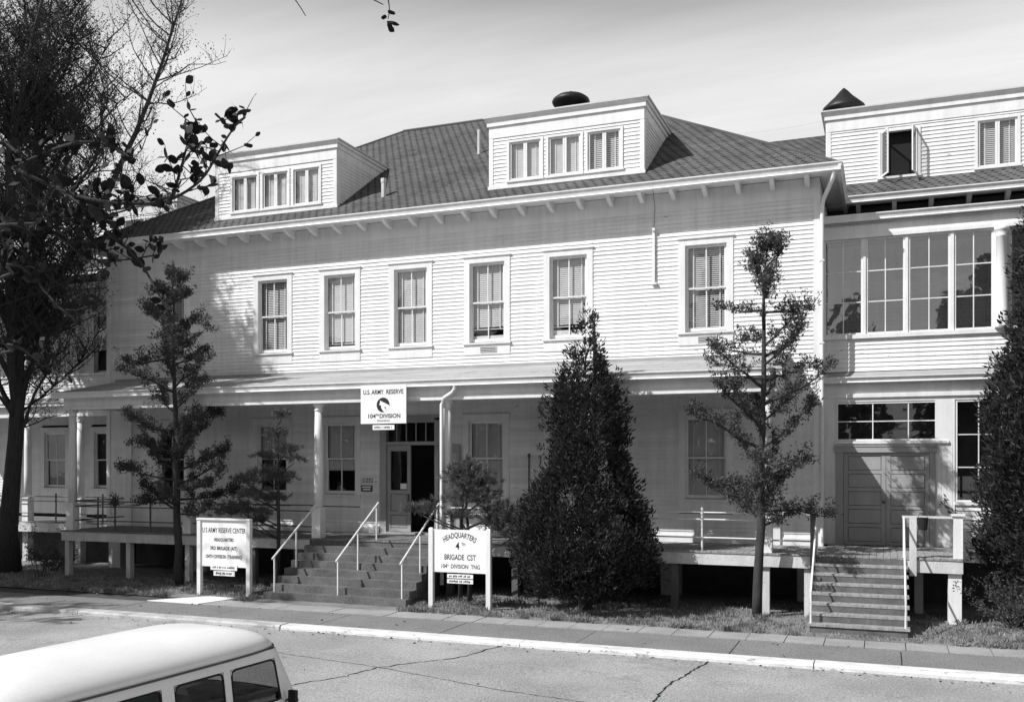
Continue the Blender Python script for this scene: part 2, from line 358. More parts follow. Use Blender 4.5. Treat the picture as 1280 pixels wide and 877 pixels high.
# ------------------------------------------------------------------ foliage helpers
def leaf_mesh(name, P, size, aspect=.5, up=0.0, dirs=None, jitter=1.0):
    n = len(P); P = np.asarray(P, float)
    D = rng.normal(size=(n, 3)); D[:, 2] += up
    if dirs is not None: D = D * jitter + np.asarray(dirs)
    D /= np.linalg.norm(D, axis=1)[:, None] + 1e-9
    Q = rng.normal(size=(n, 3)); W = np.cross(D, Q); W /= np.linalg.norm(W, axis=1)[:, None] + 1e-9
    s = (size * rng.uniform(.45, 1.55, n))[:, None]; a = s * aspect * rng.uniform(.7, 1.2, n)[:, None]
    v = np.stack([P, P + D * s * .45 + W * a * .5, P + D * s, P + D * s * .45 - W * a * .5], 1).reshape(-1, 3)
    f = np.arange(4 * n).reshape(n, 4); me = bpy.data.meshes.new(name); me.from_pydata(v.tolist(), [], f.tolist()); me.update(); return me
def clump_points(centres, rads, per, flat=1.0):
    out = []
    for c, r in zip(centres, rads):
        k = max(4, int(per * (r / .25) ** 2)); d = rng.normal(size=(k, 3)); d /= np.linalg.norm(d, axis=1)[:, None]
        d *= (rng.uniform(.15, 1, k) ** .6)[:, None] * r; d[:, 2] *= flat; out.append(d + np.asarray(c))
    return np.concatenate(out)
def curve(p, d, L_, n, bend=(0, 0, 0), wob=.1):
    p = Vector(p); d = Vector(d).normalized(); pts = [p.copy()]
    for k in range(n):
        d = (d + Vector(bend) / n + Vector((random.gauss(0, wob), random.gauss(0, wob), random.gauss(0, wob)))).normalized(); p = p + d * (L_ / n); pts.append(p.copy())
    return pts
def put(name, me, parent, loc, m=None):
    """an object that may share mesh data; loc is in world space"""
    o = bpy.data.objects.new(name, me); COL.objects.link(o)
    if m and not me.materials: me.materials.append(M[m])
    o.parent = parent; o.matrix_parent_inverse = wm(parent).inverted(); o.location = loc
    WM[o.name] = Matrix.Translation(Vector(loc)); return o

# ------------------------------------------------------------------ building kit
CACHE = {}
def cached(key, fn):
    if key not in CACHE: CACHE[key] = fn()
    return CACHE[key]
def slats(w, h, step=.050, tilt=.040, y=.16, lean=1):
    tilt = {1: .056, .5: .047, 0: .030}[lean]; step = .052; q_ = {1: .006, .5: .010, 0: .004}[lean]
    mb = MB(); z = h - .06
    while z > .03: mb.box(-w / 2 + .03, w / 2 - .03, y, y + .003, z, z + tilt); z -= step
    for v in range(0, len(mb.v), 8):                     # tilt each slat
        for k in (0, 1, 4, 5): mb.v[v + k] = (mb.v[v + k][0], mb.v[v + k][1] - (-q_ if k > 3 else q_), mb.v[v + k][2])
        for k in (2, 3, 6, 7): mb.v[v + k] = (mb.v[v + k][0], mb.v[v + k][1] - (-q_ if k > 3 else q_), mb.v[v + k][2])
    mb.box(-w / 2 + .03, w / 2 - .03, y - .02, y + .02, 0, .03); return mb
def sash_window(parent, xc, y, zb, w, h, blind=1.0, low=0.0, grille=False, lean=1, tapes=True, head=.16, apron=True):
    """double hung window; origin at bottom centre of its opening, wall plane at local y=0"""
    def casing():
        mb = MB(); c = .165; hw = w / 2
        mb.box(-hw - c, -hw, -.042, .03, -.07, h + head); mb.box(hw, hw + c, -.042, .03, -.07, h + head)
        mb.box(-hw, hw, -.042, .03, h, h + head - .003)
        mb.box(-hw - c - .03, hw + c + .03, -.075, .02, h + head, h + head + .035)
        mb.box(-hw, -hw + .02, .03, .15, 0, h); mb.box(hw - .02, hw, .03, .15, 0, h); mb.box(-hw + .02, hw - .02, .03, .15, h - .02, h)
        return mb.mesh('window')
    o = put('window', cached(('cas', w, h, head), casing), parent, (xc, y, zb), 'trim paint')
    def sill():
        mb = MB(); mb.prism([(-w / 2 - .19, -.085, -.075), (-w / 2 - .19, .15, -.075), (-w / 2 - .19, .15, .0), (-w / 2 - .19, -.085, -.03)], (w + .38, 0, 0)); return mb.mesh('sill')
    put('sill', cached(('sill', w), sill), o, (xc, y, zb), 'trim paint')
    if apron:
        put('apron', cached(('apr', w), lambda: MB().box(-w / 2 - .165, w / 2 + .165, -.038, .0, -.36, -.075).mesh('apron')), o, (xc, y, zb), 'trim paint')
    def sash(z0, z1, ys, br):
        mb = MB(); hw = w / 2 - .02; s = .048
        mb.box(-hw, -hw + s, ys, ys + .035, z0, z1); mb.box(hw - s, hw, ys, ys + .035, z0, z1)
        mb.box(-hw + s, hw - s, ys + .001, ys + .034, z1 - .045, z1); mb.box(-hw + s, hw - s, ys + .001, ys + .034, z0, z0 + br)
        mb.box(-.014, .014, ys + .004, ys + .03, z0 + br, z1 - .045); return mb.mesh('sash')
    put('sash', cached(('su', w, h), lambda: sash(h / 2 - .02, h - .02, .045, .04)), o, (xc, y, zb), 'trim paint')
    put('sash', cached(('sl', w, h), lambda: sash(.005, h / 2 + .02, .085, .085)), o, (xc, y, zb), 'trim paint')
    pw = w / 2 - .06
    for sx in (-1, 1):
        for (z0, z1, yy) in ((h / 2 + .02, h - .065, .062), (.09, h / 2 - .025, .102)):
            put('pane', cached(('pane', w, h, sx, z0), lambda: MB().quad((sx * .037 - pw / 2, yy, z0), (sx * .037 + pw / 2, yy, z0), (sx * .037 + pw / 2, yy, z1), (sx * .037 - pw / 2, yy, z1)).mesh('pane') if False else MB().quad((min(sx * .012, sx * (w / 2 - .06)), yy, z0), (max(sx * .012, sx * (w / 2 - .06)), yy, z0), (max(sx * .012, sx * (w / 2 - .06)), yy, z1), (min(sx * .012, sx * (w / 2 - .06)), yy, z1)).mesh('pane')), o, (xc, y, zb), 'glass')
    if blind > 0:
        bh = (h - .04) * blind; b = put('blind', cached(('bl', w, round(bh, 2), lean), lambda: slats(w - .04, bh, lean=lean).mesh('blind')), o, (xc, y, zb + h - .04 - bh), 'blind slat')
        if tapes:
            mb = MB()
            for s in (-1, 1): mb.box(s * w * .32 - .017, s * w * .32 + .017, .128, .131, 0, bh)
            mb = cached(('tp', w, round(bh, 2)), lambda: mb.mesh('blind_tape')); put('blind_tape', mb, o, (xc, y, zb + h - .04 - bh), 'blind tape')
    if low > 0:                                        # pale board standing in the bottom of the window
        put('board', cached(('lb', w, low), lambda: MB().box(-w / 2 + .03, w / 2 - .03, .125, .135, 0, low).mesh('board')), o, (xc, y, zb), 'blind tape')
    if grille:
        def gr():
            mb = MB(); mb.box(-.25, -.23, -.055, -.038, -.30, -.15); mb.box(.23, .25, -.055, -.038, -.30, -.15)
            for k in range(4): mb.box(-.23, .23, -.056, -.038, -.30 + k * .043, -.278 + k * .043)
            return mb.mesh('vent_grille')
        put('vent_grille', cached('grille', gr), o, (xc + .05, y, zb), 'galvanised')
        put('grille_backing', cached('gback', lambda: MB().box(-.23, .23, -.041, -.0385, -.30, -.15).mesh('grille_backing')), o, (xc + .05, y, zb), 'dark')
    return o
def ogee(y, z0, h, d=.11):                             # gutter profile, front towards -Y, in the YZ plane
    return [(0, y, z0), (0, y - d * .45, z0), (0, y - d * .62, z0 + h * .10), (0, y - d * .52, z0 + h * .26), (0, y - d * .60, z0 + h * .5), (0, y - d * .85, z0 + h * .78), (0, y - d, z0 + h * .86), (0, y - d, z0 + h), (0, y - d * .86, z0 + h), (0, y - d * .80, z0 + h * .9), (0, y, z0 + h * .9)]
def gutter(parent, x0, x1, y, z0, h, d=.11, m='trim paint', name='gutter'):
    return MB().prism([(x0, p[1], p[2]) for p in ogee(y, z0, h, d)], (x1 - x0, 0, 0)).build(name, m, parent)
def gutter_side(parent, y0, y1, x, z0, h, sgn, d=.11):
    return MB().prism([(x + sgn * (0 - p[1]), y0, p[2]) for p in ogee(0, z0, h, d)], (0, y1 - y0, 0)).build('gutter', 'trim paint', parent)
def roof_mesh(name, faces, parent, m='roof shingle'):
    mb = MB()
    for pts, U in faces: mb.quad(*pts)
    me = mb.mesh(name); uvl = me.uv_layers.new(name='UVMap')
    for poly, (pts, U) in zip(me.polygons, faces):
        U = Vector(U).normalized(); V = poly.normal.cross(U)
        if V.z < 0: V = -V
        for li in poly.loop_indices:
            c = me.vertices[me.loops[li].vertex_index].co; uvl.data[li].uv = (c.dot(U), c.dot(V))
    return link(name, me, m, parent)
def casement_pair(parent, xa, xb, y, z0, z1, opened=False, blind=True, lean=1):
    """two casement leaves side by side in the opening xa..xb"""
    xm = (xa + xb) / 2; hw = (xb - xa) / 2
    mb = MB(); mb.box(xa - .07, xa, y - .04, y + .10, z0 - .05, z1 + .06); mb.box(xb, xb + .07, y - .04, y + .10, z0 - .05, z1 + .06)
    mb.box(xa, xb, y - .04, y + .10, z1, z1 + .06); mb.box(xa - .09, xb + .09, y - .07, y + .10, z0 - .06, z0)
    mb.build('window_frame', 'trim paint', parent)
    for s in (-1, 1):
        a, b = (xa + .004, xm - .003) if s < 0 else (xm + .003, xb - .004); t = .05; H = z1 - z0
        mb = MB(); L_ = b - a
        mb.box(0, t, 0, .03, 0, H); mb.box(L_ - t, L_, 0, .03, 0, H); mb.box(t, L_ - t, .001, .029, 0, t); mb.box(t, L_ - t, .001, .029, H - t, H)
        me = mb.mesh('sash'); mg = MB().quad((t, .015, t), (L_ - t, .015, t), (L_ - t, .015, H - t), (t, .015, H - t)).mesh('pane')
        if opened:
            ang = R(-68) if s < 0 else R(74)
            T = Matrix.Translation((a, y, z0)) @ Matrix.Rotation(ang, 4, 'Z') if s < 0 else Matrix.Translation((b, y, z0)) @ Matrix.Rotation(ang, 4, 'Z') @ Matrix.Translation((-L_, 0, 0))
        else: T = Matrix.Translation((a, y, z0))
        me.transform(T); mg.transform(T)
        link('sash', me, 'trim paint', parent); link('pane', mg, 'glass', parent)
    if blind:
        b = slats(hw * 2, z1 - z0, lean=lean, y=.14).mesh('blind'); b.transform(Matrix.Translation((xm, y - .04, z0))); link('blind', b, 'blind slat', parent)
        mt = MB()
        for q in (-.62, .62): mt.box(xm + q * hw - .018, xm + q * hw + .018, y + .085, y + .088, z0, z1)
        mt.build('blind_tape', 'blind tape', parent)
def dormer(parent, x0, x1, yf, zb, zt, slope, eave, wins, dressed=True):
    """flat topped dormer; eave=(y,z) of the roof plane it stands on"""
    def rz(y): return eave[1] + (y - eave[0]) * slope
    def ry(z): return eave[0] + (z - eave[1]) / slope
    fz = zt - .24; wz0, wz1 = zb + .15, zt - .74
    fr = MB()                                          # corner boards, frieze, sill board
    for a, b in ((x0, x0 + .12), (x1 - .12, x1)): fr.box(a, b, yf - .035, yf + .05, zb - .05, fz - .33)
    fr.box(x0, x1, yf - .04, yf + .05, fz - .33, fz); fr.box(x0 - .03, x1 + .03, yf - .06, yf + .05, zb - .06, zb + .03)
    d = fr.build('dormer', 'trim paint', parent)
    # flat roof with a boxed cornice
    yb = ry(zt) + .05; c = MB()
    c.box(x0 - .05, x1 + .05, yf - .085, yb, fz - .012, fz + .114)
    c.prism([(x0 - .10, yf - .086, fz + .115), (x0 - .10, yf - .105, fz + .15), (x0 - .10, yf - .15, zt - .04), (x0 - .10, yb, zt - .04), (x0 - .10, yb, fz + .115)], (x1 - x0 + .20, 0, 0))
    c.build('cornice', 'trim paint', d)
    MB().box(x0 - .14, x1 + .14, yf - .17, yb + .02, zt - .039, zt).build('dormer_roof', 'galvanised', d)
    z = zb + .03; ops = [(a - .06, b + .06, wz0 - .05, wz1 + .06) for a, b, _ in wins]
    clapboards(d, x0 + .12, x1 - .12, zb + .03, fz - .33, yf, ops, exp=.104)
    for a, b, op in wins: casement_pair(d, a, b, yf - .01, wz0, wz1, opened=op is True, blind=op is not True, lean=0 if op == 'dark' else 1)
    for a, b, op in wins: MB().box(a - .05, b + .05, yf + .17, yf + .18, wz0 - .02, wz1 + .05).build('attic_dark_panel', 'dark', d) if op is True else None  # flat black panel stands in for the unlit attic behind an open casement
    for X, n in ((x0, -1), (x1, 1)):                   # cheeks: clapboards cut to the roof slope
        fr = MB(); fr.box(min(X, X + n * .02), max(X, X + n * .02), yf, ry(fz), fz - .26, fz); fr.box(min(X, X + n * .018), max(X, X + n * .018), yf + .001, yf + .12, zb, fz - .26); fr.build('cheek_trim', 'trim paint', d)
        z = zb
        while z < fz - .27:
            zt_ = min(z + .104, fz - .26); ya, yb2 = yf + .05, ry(z)
            if yb2 - ya > .08:
                m2 = MB(); m2.prism([(X, ya, z), (X + n * .024, ya, z), (X + n * .006, ya, zt_ + .01), (X, ya, zt_ + .01)], (0, yb2 - ya + .12, 0)); m2.build('clapboard', 'board paint', d)
            z += .104
    MB().prism([(x0 + .03, yf + .06, zb - .05), (x0 + .03, ry(zt - .1), zt - .1), (x0 + .03, yf + .06, zt - .1)], (.02, 0, 0)).prism([(x1 - .05, yf + .06, zb - .05), (x1 - .05, ry(zt - .1), zt - .1), (x1 - .05, yf + .06, zt - .1)], (.02, 0, 0)).build('cheek_sheathing', 'interior', d)
    return d
def ventilator(parent, x, y, z, r, h, pointed):
    mb = MB()
    if pointed: prof = [(r * .62, -1.2), (r * .62, .0), (r * .98, 0), (r, .06), (r * .97, .13), (r * .72, .30), (r * .42, .50), (r * .18, .70), (.02, .80)]
    else: prof = [(r * .62, -1.2), (r * .62, 0), (r * .86, 0), (r * .98, .14), (r, .2), (r * .94, .3), (r * .72, .44), (r * .40, .53), (.06, .56), (.05, .62), (.02, .70)]
    mb.lathe((x, y, z), [(a, b * h / .7 if b > 0 else b) for a, b in prof], 20); return mb.build('ventilator', 'black metal', parent, True)

# ------------------------------------------------------------------ central block
XL, XR, DECK = -22.32, 0.0, 1.38
mb_root = thing('clapboard_building', 'long white clapboard two-storey central building with hipped shingle roof and two flat dormers', 'building', (-11.16, 7, 0))
UPX = [-2.77, -6.44, -8.80, -11.17, -13.50, -15.85, -19.70]
LOX = [-2.77, -6.44, -8.83, -13.50, -15.88, -19.70]
wall = MB()
wall.box(XL, XL + .2, .03, 14.1, 1.1, 10.33); wall.box(XR - .2, XR, .03, 14.1, 1.1, 10.33); wall.box(XL + .2, XR - .2, 13.9, 14.1, 1.1, 10.33)
wall_o = wall.build('wall', 'white paint', mb_root)
tr = MB()
tr.box(XL, XL + .15, -.034, .03, 1.15, 9.87); tr.box(XR - .15, XR + .004, -.034, .03, 1.15, 9.87)
tr.box(XL, XR + .004, -.03, .03, 9.87, 10.36)
tr.build('corner_board', 'trim paint', wall_o)
MB().box(XL + .152, -12.19, -.045, .0, 1.30, 1.56).box(-10.12, XR - .152, -.045, .0, 1.30, 1.56).build('baseboard', 'trim paint', wall_o)
ops = [(c - .68, c + .68, 6.42, 9.12) for c in UPX] + [(c - .68, c + .68, 2.14, 4.74) for c in LOX] + [(-12.17, -10.15, 1.3, 4.72)]
clapboards(wall_o, XL + .15, XR - .15, 1.56, 9.87, 0, ops)
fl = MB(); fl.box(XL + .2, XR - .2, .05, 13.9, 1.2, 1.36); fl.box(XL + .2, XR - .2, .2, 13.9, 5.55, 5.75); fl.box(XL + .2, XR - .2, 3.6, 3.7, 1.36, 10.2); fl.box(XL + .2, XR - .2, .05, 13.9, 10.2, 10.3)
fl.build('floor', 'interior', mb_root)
MB().box(XL + .1, XR - .1, 1.2, 1.4, 0, 1.2).build('foundation', 'brick', mb_root)
for px_ in (XL + .28, -18.6, -14.9, -7.5, -3.7, -.3): MB().box(px_ - .24, px_ + .24, .02, .45, 0, 1.2).build('pier', 'old paint', mb_root)
BL = {-2.77: (1, 0, True), -6.44: (.86, .22, False), -8.80: (.84, .18, True), -11.17: (.97, 0, False), -13.50: (.93, 0, False), -15.85: (.97, 0, False), -19.70: (.9, 0, False)}
for c in UPX: b, lo, g = BL[c]; sash_window(mb_root, c, 0, 6.77, 1.05, 2.19, b, lo, g, lean={-2.77: 0, -6.44: .5, -8.80: .5, -15.85: 0, -19.70: 0}.get(c, 1))
BL2 = {-2.77: (1, 0), -6.44: (.97, 0), -8.83: (.96, 0), -13.50: (.66, 0), -15.88: (.5, 0), -19.70: (0, 0)}
for c in LOX: b, lo = BL2[c]; sash_window(mb_root, c, 0, 2.50, 1.05, 2.07, b, lo)
# roof
EY, EZ, SL = -.65, 10.49, .67; ex0, ex1, ey1 = XL - .45, XR + .45, 14.75; RY, RZ = 7.05, 15.65; rx0, rx1 = -15.1, -7.22
A, B, C, D = (ex0, EY, EZ), (ex1, EY, EZ), (ex1, ey1, EZ), (ex0, ey1, EZ); P, Q = (rx0, RY, RZ), (rx1, RY, RZ)
roof_o = roof_mesh('roof', [((A, B, Q, P), (1, 0, 0)), ((B, C, Q), (0, 1, 0)), ((C, D, P, Q), (-1, 0, 0)), ((D, A, P), (0, -1, 0))], mb_root)
mb = MB(); mb.tube([P, Q], .07, 6); mb.build('ridge_cap', 'roof shingle', roof_o)
for a, b in ((A, P), (B, Q), (C, Q), (D, P)): MB().tube([a, b], .05, 6).build('hip_cap', 'roof shingle', roof_o)
ev = MB(); ev.box(ex0 + .02, ex1 - .02, EY + .01, -.031, 10.37, 10.40); ev.box(ex0 + .02, ex1 - .02, EY, EY + .03, 10.28, 10.47)
ev.box(XR + .005, ex1 - .02, -.03, 14.0, 10.37, 10.40); ev.box(ex0 + .02, XL - .005, -.03, 14.0, 10.37, 10.40); ev.box(ex1 - .03, ex1, EY + .001, 14.0, 10.28, 10.47); ev.box(ex0, ex0 + .03, EY + .001, 14.0, 10.28, 10.47)
eave_o = ev.build('eave', 'trim paint', mb_root)
gutter(mb_root, ex0 - .08, ex1 + .08, EY, 10.29, .20, .12); gutter_side(mb_root, EY - .1, 13, ex1, 10.29, .195, 1, .11); gutter_side(mb_root, EY - .1, 13, ex0, 10.29, .195, -1, .11)
def bracket_mesh(L_=.56):
    mb = MB(); p = [(-.055, -.032, 10.369), (-.055, -.032, 10.14), (-.055, -.16, 10.15), (-.055, -.34, 10.20), (-.055, -.032 - L_, 10.29), (-.055, -.032 - L_, 10.369)]
    return mb.prism(p, (.11, 0, 0)).mesh('bracket')
BM = bracket_mesh(); x = -.28
while x > XL: put('bracket', BM, eave_o, (x, 0, 0), 'trim paint'); x -= .822
dormer(mb_root, -8.77, -4.38, .1, 11.03, 12.96, SL, (EY, EZ), [(-8.17, -7.25, False), (-7.03, -6.12, False), (-5.92, -5.02, 'dark')])
dormer(mb_root, -18.05, -13.66, .1, 11.03, 12.99, SL, (EY, EZ), [(-17.40, -16.48, False), (-16.28, -15.37, False), (-15.17, -14.26, False)])
ventilator(mb_root, -8.62, RY, 15.72, .66, .52, False)
MB().tube([(-12.35, .55, 11.0), (-12.35, .55, 11.78)], .07, 8).tube([(-12.35, .55, 11.70), (-12.35, .55, 11.82)], .085, 8).build('vent_pipe', 'galvanised', mb_root)
MB().tube([(-10.5, 3.4, 13.0), (-10.5, 3.4, 13.95)], .055, 8).build('vent_pipe', 'galvanised', mb_root)
MB().tube([(.36, -.66, 10.32), (.33, -.60, 10.16), (.10, -.14, 9.80), (.052, -.07, 9.62), (.052, -.07, 5.4), (.052, -.07, .35)], .05, 10).build('downspout', 'trim paint', mb_root)
for z in (8.3, 6.3, 4.1, 2.2): MB().box(-.01, .11, -.125, -.02, z, z + .03).build('strap', 'trim paint', mb_root)
MB().box(-4.13, -4.07, -.085, -.02, 8.05, 9.42).box(-4.16, -4.02, -.10, -.02, 8.02, 8.07).box(-4.13, -4.06, -.13, -.02, 9.40, 9.47).build('conduit', 'trim paint', mb_root)
MB().tube([(-4.10, -.06, 9.47), (-4.06, -.10, 10.0), (-3.98, -.70, 10.30)], .008, 5).build('service_wire', 'dark pipe', mb_root)
MB().tube([(-7.55, -.05, 2.0), (-7.55, -.05, 3.6)], .02, 6).tube([(-7.55, -.05, 3.55), (-7.55, -.05, 3.66)], .035, 6).build('standpipe', 'dark pipe', mb_root)
# entrance: casing, transom, closed left leaf, right leaf folded back against the wall
dx0, dx1 = -11.95, -10.40
en = MB(); en.box(dx0 - .20, dx0, -.05, .12, 1.36, 4.62); en.box(dx1, dx1 + .22, -.05, .12, 1.36, 4.62); en.box(dx0, dx1, -.05, .12, 4.56, 4.70); en.box(dx0 - .24, dx1 + .26, -.08, .05, 4.701, 4.75); en.box(dx0, dx1, -.03, .10, 3.92, 4.02); en.box(dx0 - .1, dx1 + .1, -.16, .15, 1.36, 1.43)
ent = en.build('entrance_frame', 'grey paint', mb_root)
tb = MB(); 
for k in range(1, 5): xx = dx0 + (dx1 - dx0) * k / 5; tb.box(xx - .014, xx + .014, .03, .06, 4.02, 4.56)
tb.build('transom_bars', 'grey paint', ent)
for k in range(5): a = dx0 + (dx1 - dx0) * k / 5 + .015; MB().quad((a, .045, 4.02), (a + .28, .045, 4.02), (a + .28, .045, 4.56), (a, .045, 4.56)).build('transom_pane', 'glass', ent)
def door_leaf(x0, x1, y, z0, z1, flip=False):
    mb = MB(); w_ = x1 - x0; t = .11; zg = z0 + (z1 - z0) * .48
    mb.box(x0, x0 + t, y, y + .045, z0, z1); mb.box(x1 - t, x1, y, y + .045, z0, z1)
    for a, b in ((z0, z0 + .10), (z0 + .48, z0 + .58), (zg - .10, zg), (z1 - .16, z1)): mb.box(x0 + t, x1 - t, y + .001, y + .044, a, b)
    d = mb.build('door', 'grey paint', mb_root)
    for a, b in ((z0 + .10, z0 + .48), (z0 + .58, zg - .10)): MB().box(x0 + t + .02, x1 - t - .02, y + .012, y + .03, a + .02, b - .02).box(x0 + t - .004, x1 - t + .004, y + .046, y + .052, a - .004, b + .004).build('panel', 'grey paint', d)
    MB().quad((x0 + t, y + .02, zg), (x1 - t, y + .02, zg), (x1 - t, y + .02, z1 - .16), (x0 + t, y + .02, z1 - .16)).build('pane', 'glass', d); return d
d1 = door_leaf(dx0 + .005, dx0 + .765, .02, 1.44, 3.91)
MB().box(dx0 + .69, dx0 + .725, -.03, .02, 2.30, 2.52).build('handle', 'dark pipe', d1)
MB().box(dx0 + .44, dx0 + .64, .012, .016, 2.66, 2.82).build('notice', 'paper', d1)
d2 = door_leaf(dx1 + .06, dx1 + .82, -.14, 1.44, 3.91)
MB().box(dx1 + .08, dx1 + .62, -.20, -.14, 2.30, 2.36).build('push_bar', 'dark pipe', d2)
MB().lathe((dx1 + .14, -.12, 3.72), [(.02, 0), (.075, .03), (.09, .1), (.06, .17), (.02, .19)], 10).build('lamp', 'glass', mb_root)
lettering(mb_root, '0422', -12.565, -.045, 2.855, .12, 1.05, .012, m='plaque'); lettering(mb_root, '0422', -12.57, -.05, 2.86, .12, 1.05, .002, m='sign white')
pq = box('plaque', 'plaque', mb_root, -12.76, -12.40, -.06, -.028, 2.58, 2.76)
MB().box(-12.72, -12.44, -.063, -.0605, 2.69, 2.73).box(-12.70, -12.46, -.063, -.0605, 2.62, 2.66).build('plaque_lines', 'paper', pq)

# ------------------------------------------------------------------ front porch of the central block
pr = thing('front_porch', 'low one-storey porch with round white columns along the central building', 'porch', (-11.16, -1.2, 0))
PX0, PX1, PY = -21.82, 3.03, -2.40
deck = MB().box(PX0 + .05, PX1 - .05, PY + .06, -.03, 1.12, 1.335).build('deck', 'wood post', pr)
MB().box(.01, PX1 - .05, -.03, .59, 1.12, 1.335).build('deck_frame', 'wood post', pr)
PM = MB().box(0, .134, PY, -.03, 1.338, DECK).mesh('plank'); PM2 = MB().box(0, .134, PY, .58, 1.338, DECK).mesh('plank')
x = PX0
while x < PX1 - .13:
    long_ = x > .12
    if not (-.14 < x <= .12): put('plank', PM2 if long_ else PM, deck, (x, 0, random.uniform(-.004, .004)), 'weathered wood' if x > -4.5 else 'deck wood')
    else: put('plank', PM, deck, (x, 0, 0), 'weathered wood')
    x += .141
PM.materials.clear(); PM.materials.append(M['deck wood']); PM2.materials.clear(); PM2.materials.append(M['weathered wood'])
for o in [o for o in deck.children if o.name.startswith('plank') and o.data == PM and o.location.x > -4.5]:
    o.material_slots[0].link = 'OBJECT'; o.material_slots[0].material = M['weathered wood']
MB().box(PX0 + .02, -13.0, PY + .02, PY + .058, 1.07, 1.334).box(-9.05, PX1 - .03, PY + .02, PY + .058, 1.07, 1.334).build('deck_fascia', 'old paint', pr)
MB().box(PX1 - .05, PX1 - .02, PY + .06, .58, 1.07, 1.334).build('deck_fascia', 'old paint', pr)
for x in (-21.66, -19.3, -17.15, -14.9, -8.9, -7.1, -5.1, -3.1, -1.03, -.12): MB().box(x - .08, x + .08, PY + .10, PY + .26, 0, 1.12).build('deck_post', 'old paint' if x < -15 or x > -2 else 'wood post', pr)
MB().box(2.72, 2.98, PY + .10, PY + .36, 0, 1.12).build('deck_post', 'trim paint', pr); MB().box(2.1, 2.28, -1.0, -.82, 0, 1.12).build('deck_post', 'old paint', pr)
def column_mesh(z0, z1, r=.125):
    mb = MB(); h = z1 - z0; mb.lathe((0, 0, 0), [(r * 1.02, .0), (r, h * .3), (r * .95, h * .65), (r * .80, h)], 20); return mb.mesh('column', True)
CM = column_mesh(2.20, 4.88)
for x in (-21.53, -17.15, -12.83, -8.98, -5.10, -1.03):
    c = put('column', CM, pr, (x, PY + .2, 2.20), 'trim paint')
    MB().box(x - .135, x + .135, PY + .065, PY + .335, 1.381, 2.16).box(x - .155, x + .155, PY + .045, PY + .355, 2.161, 2.20).build('pedestal', 'trim paint', c)
    MB().lathe((x, PY + .2, 4.80), [(.10, 0), (.13, .03), (.105, .06), (.11, .10), (.15, .15), (.165, .16), (.165, .21)], 18).build('capital', 'trim paint', c, True)
for x in (-21.36, -1.05):
    MB().box(x - .12, x + .12, -.10, -.027, 1.381, 5.0).build('pilaster', 'trim paint', pr)
bm = MB(); bx0, bx1 = -21.75, -.80
bm.box(bx0, bx1, PY + .06, PY + .34, 5.08, 5.42); bm.box(bx0 - .05, bx1 + .05, PY + .0, PY + .40, 5.01, 5.079); bm.box(bx0 - .02, bx1 + .02, PY + .03, PY + .37, 5.079, 5.12)
bm.box(bx0, bx0 + .28, PY + .34, -.03, 5.08, 5.42); bm.box(bx1 - .28, bx1, PY + .34, -.03, 5.08, 5.42)
bm.build('beam', 'trim paint', pr)
MB().box(bx0 + .28, bx1 - .28, PY + .34, -.03, 5.20, 5.24).build('ceiling', 'grey paint', pr)
gx0, gx1, gy = bx0 - .18, bx1 + .10, PY - .12
gutter(pr, gx0 - .05, gx1 + .05, gy, 5.34, .18, .11)
MB().prism([(gx0, gy, 5.40), (gx0, PY + .06, 5.40), (gx0, PY + .06, 5.50), (gx0, gy, 5.50)], (gx1 - gx0, 0, 0)).build('soffit', 'trim paint', pr)
roof_mesh('porch_roof', [(((gx0, gy - .02, 5.525), (gx1, gy - .02, 5.525), (gx1, -.03, 6.05), (gx0, -.03, 6.05)), (1, 0, 0)), (((gx1, gy - .02, 5.525), (gx1, -.03, 5.42), (gx1, -.03, 6.05)), (0, 1, 0)), (((gx0, gy - .02, 5.525), (gx0, -.03, 6.05), (gx0, -.03, 5.42)), (0, 1, 0))], pr, 'roll roofing')
MB().box(gx0, gx1, -.06, -.027, 6.02, 6.13).build('flashing', 'grey paint', pr)
MB().tube([(-8.62, gy - .02, 5.37), (-8.63, gy, 5.27), (-8.72, gy + .04, 5.18), (-8.98, PY + .0, 5.06), (-9.06, PY + .02, 4.9), (-9.06, PY + .02, 1.5), (-9.06, PY + .02, .3)], .052, 10).build('downspout', 'trim paint', pr)
# pipe railings
def railing(parent, x0, x1, y, z, posts, m, rails=(.88, .72, .30), r=.021, top=.96):
    rl = MB()
    for h in rails: rl.tube([(x0, y, z + h), (x1, y, z + h)], r * .85, 7)
    o = rl.build('railing', m, parent)
    for p in posts:
        mb = MB(); mb.tube([(p, y, z), (p, y, z + top)], r * 1.25, 8)
        for h in rails: mb.tube([(p, y, z + h - .035), (p, y, z + h + .035)], r * 1.7, 8)
        mb.tube([(p, y, z + top - .02), (p, y, z + top + .03)], r * 1.5, 8); mb.build('rail_post', m, o)
railing(pr, -21.40, -17.30, PY + .16, DECK, (-19.85, -18.53), 'dark pipe'); railing(pr, -17.0, -13.0, PY + .16, DECK, (-15.1,), 'dark pipe')
railing(pr, -8.85, -5.2, PY + .16, DECK, (-7.1,), 'pipe paint'); railing(pr, -5.0, -1.12, PY + .16, DECK, (-2.47,), 'pipe paint')
rs = MB()
for h in (.88, .72, .30): rs.tube([(-21.53, PY + .3, DECK + h), (-21.53, -.1, DECK + h)], .02, 7)
rs.tube([(-21.53, -1.2, DECK), (-21.53, -1.2, DECK + .96)], .026, 7); rs.build('railing', 'dark pipe', pr)
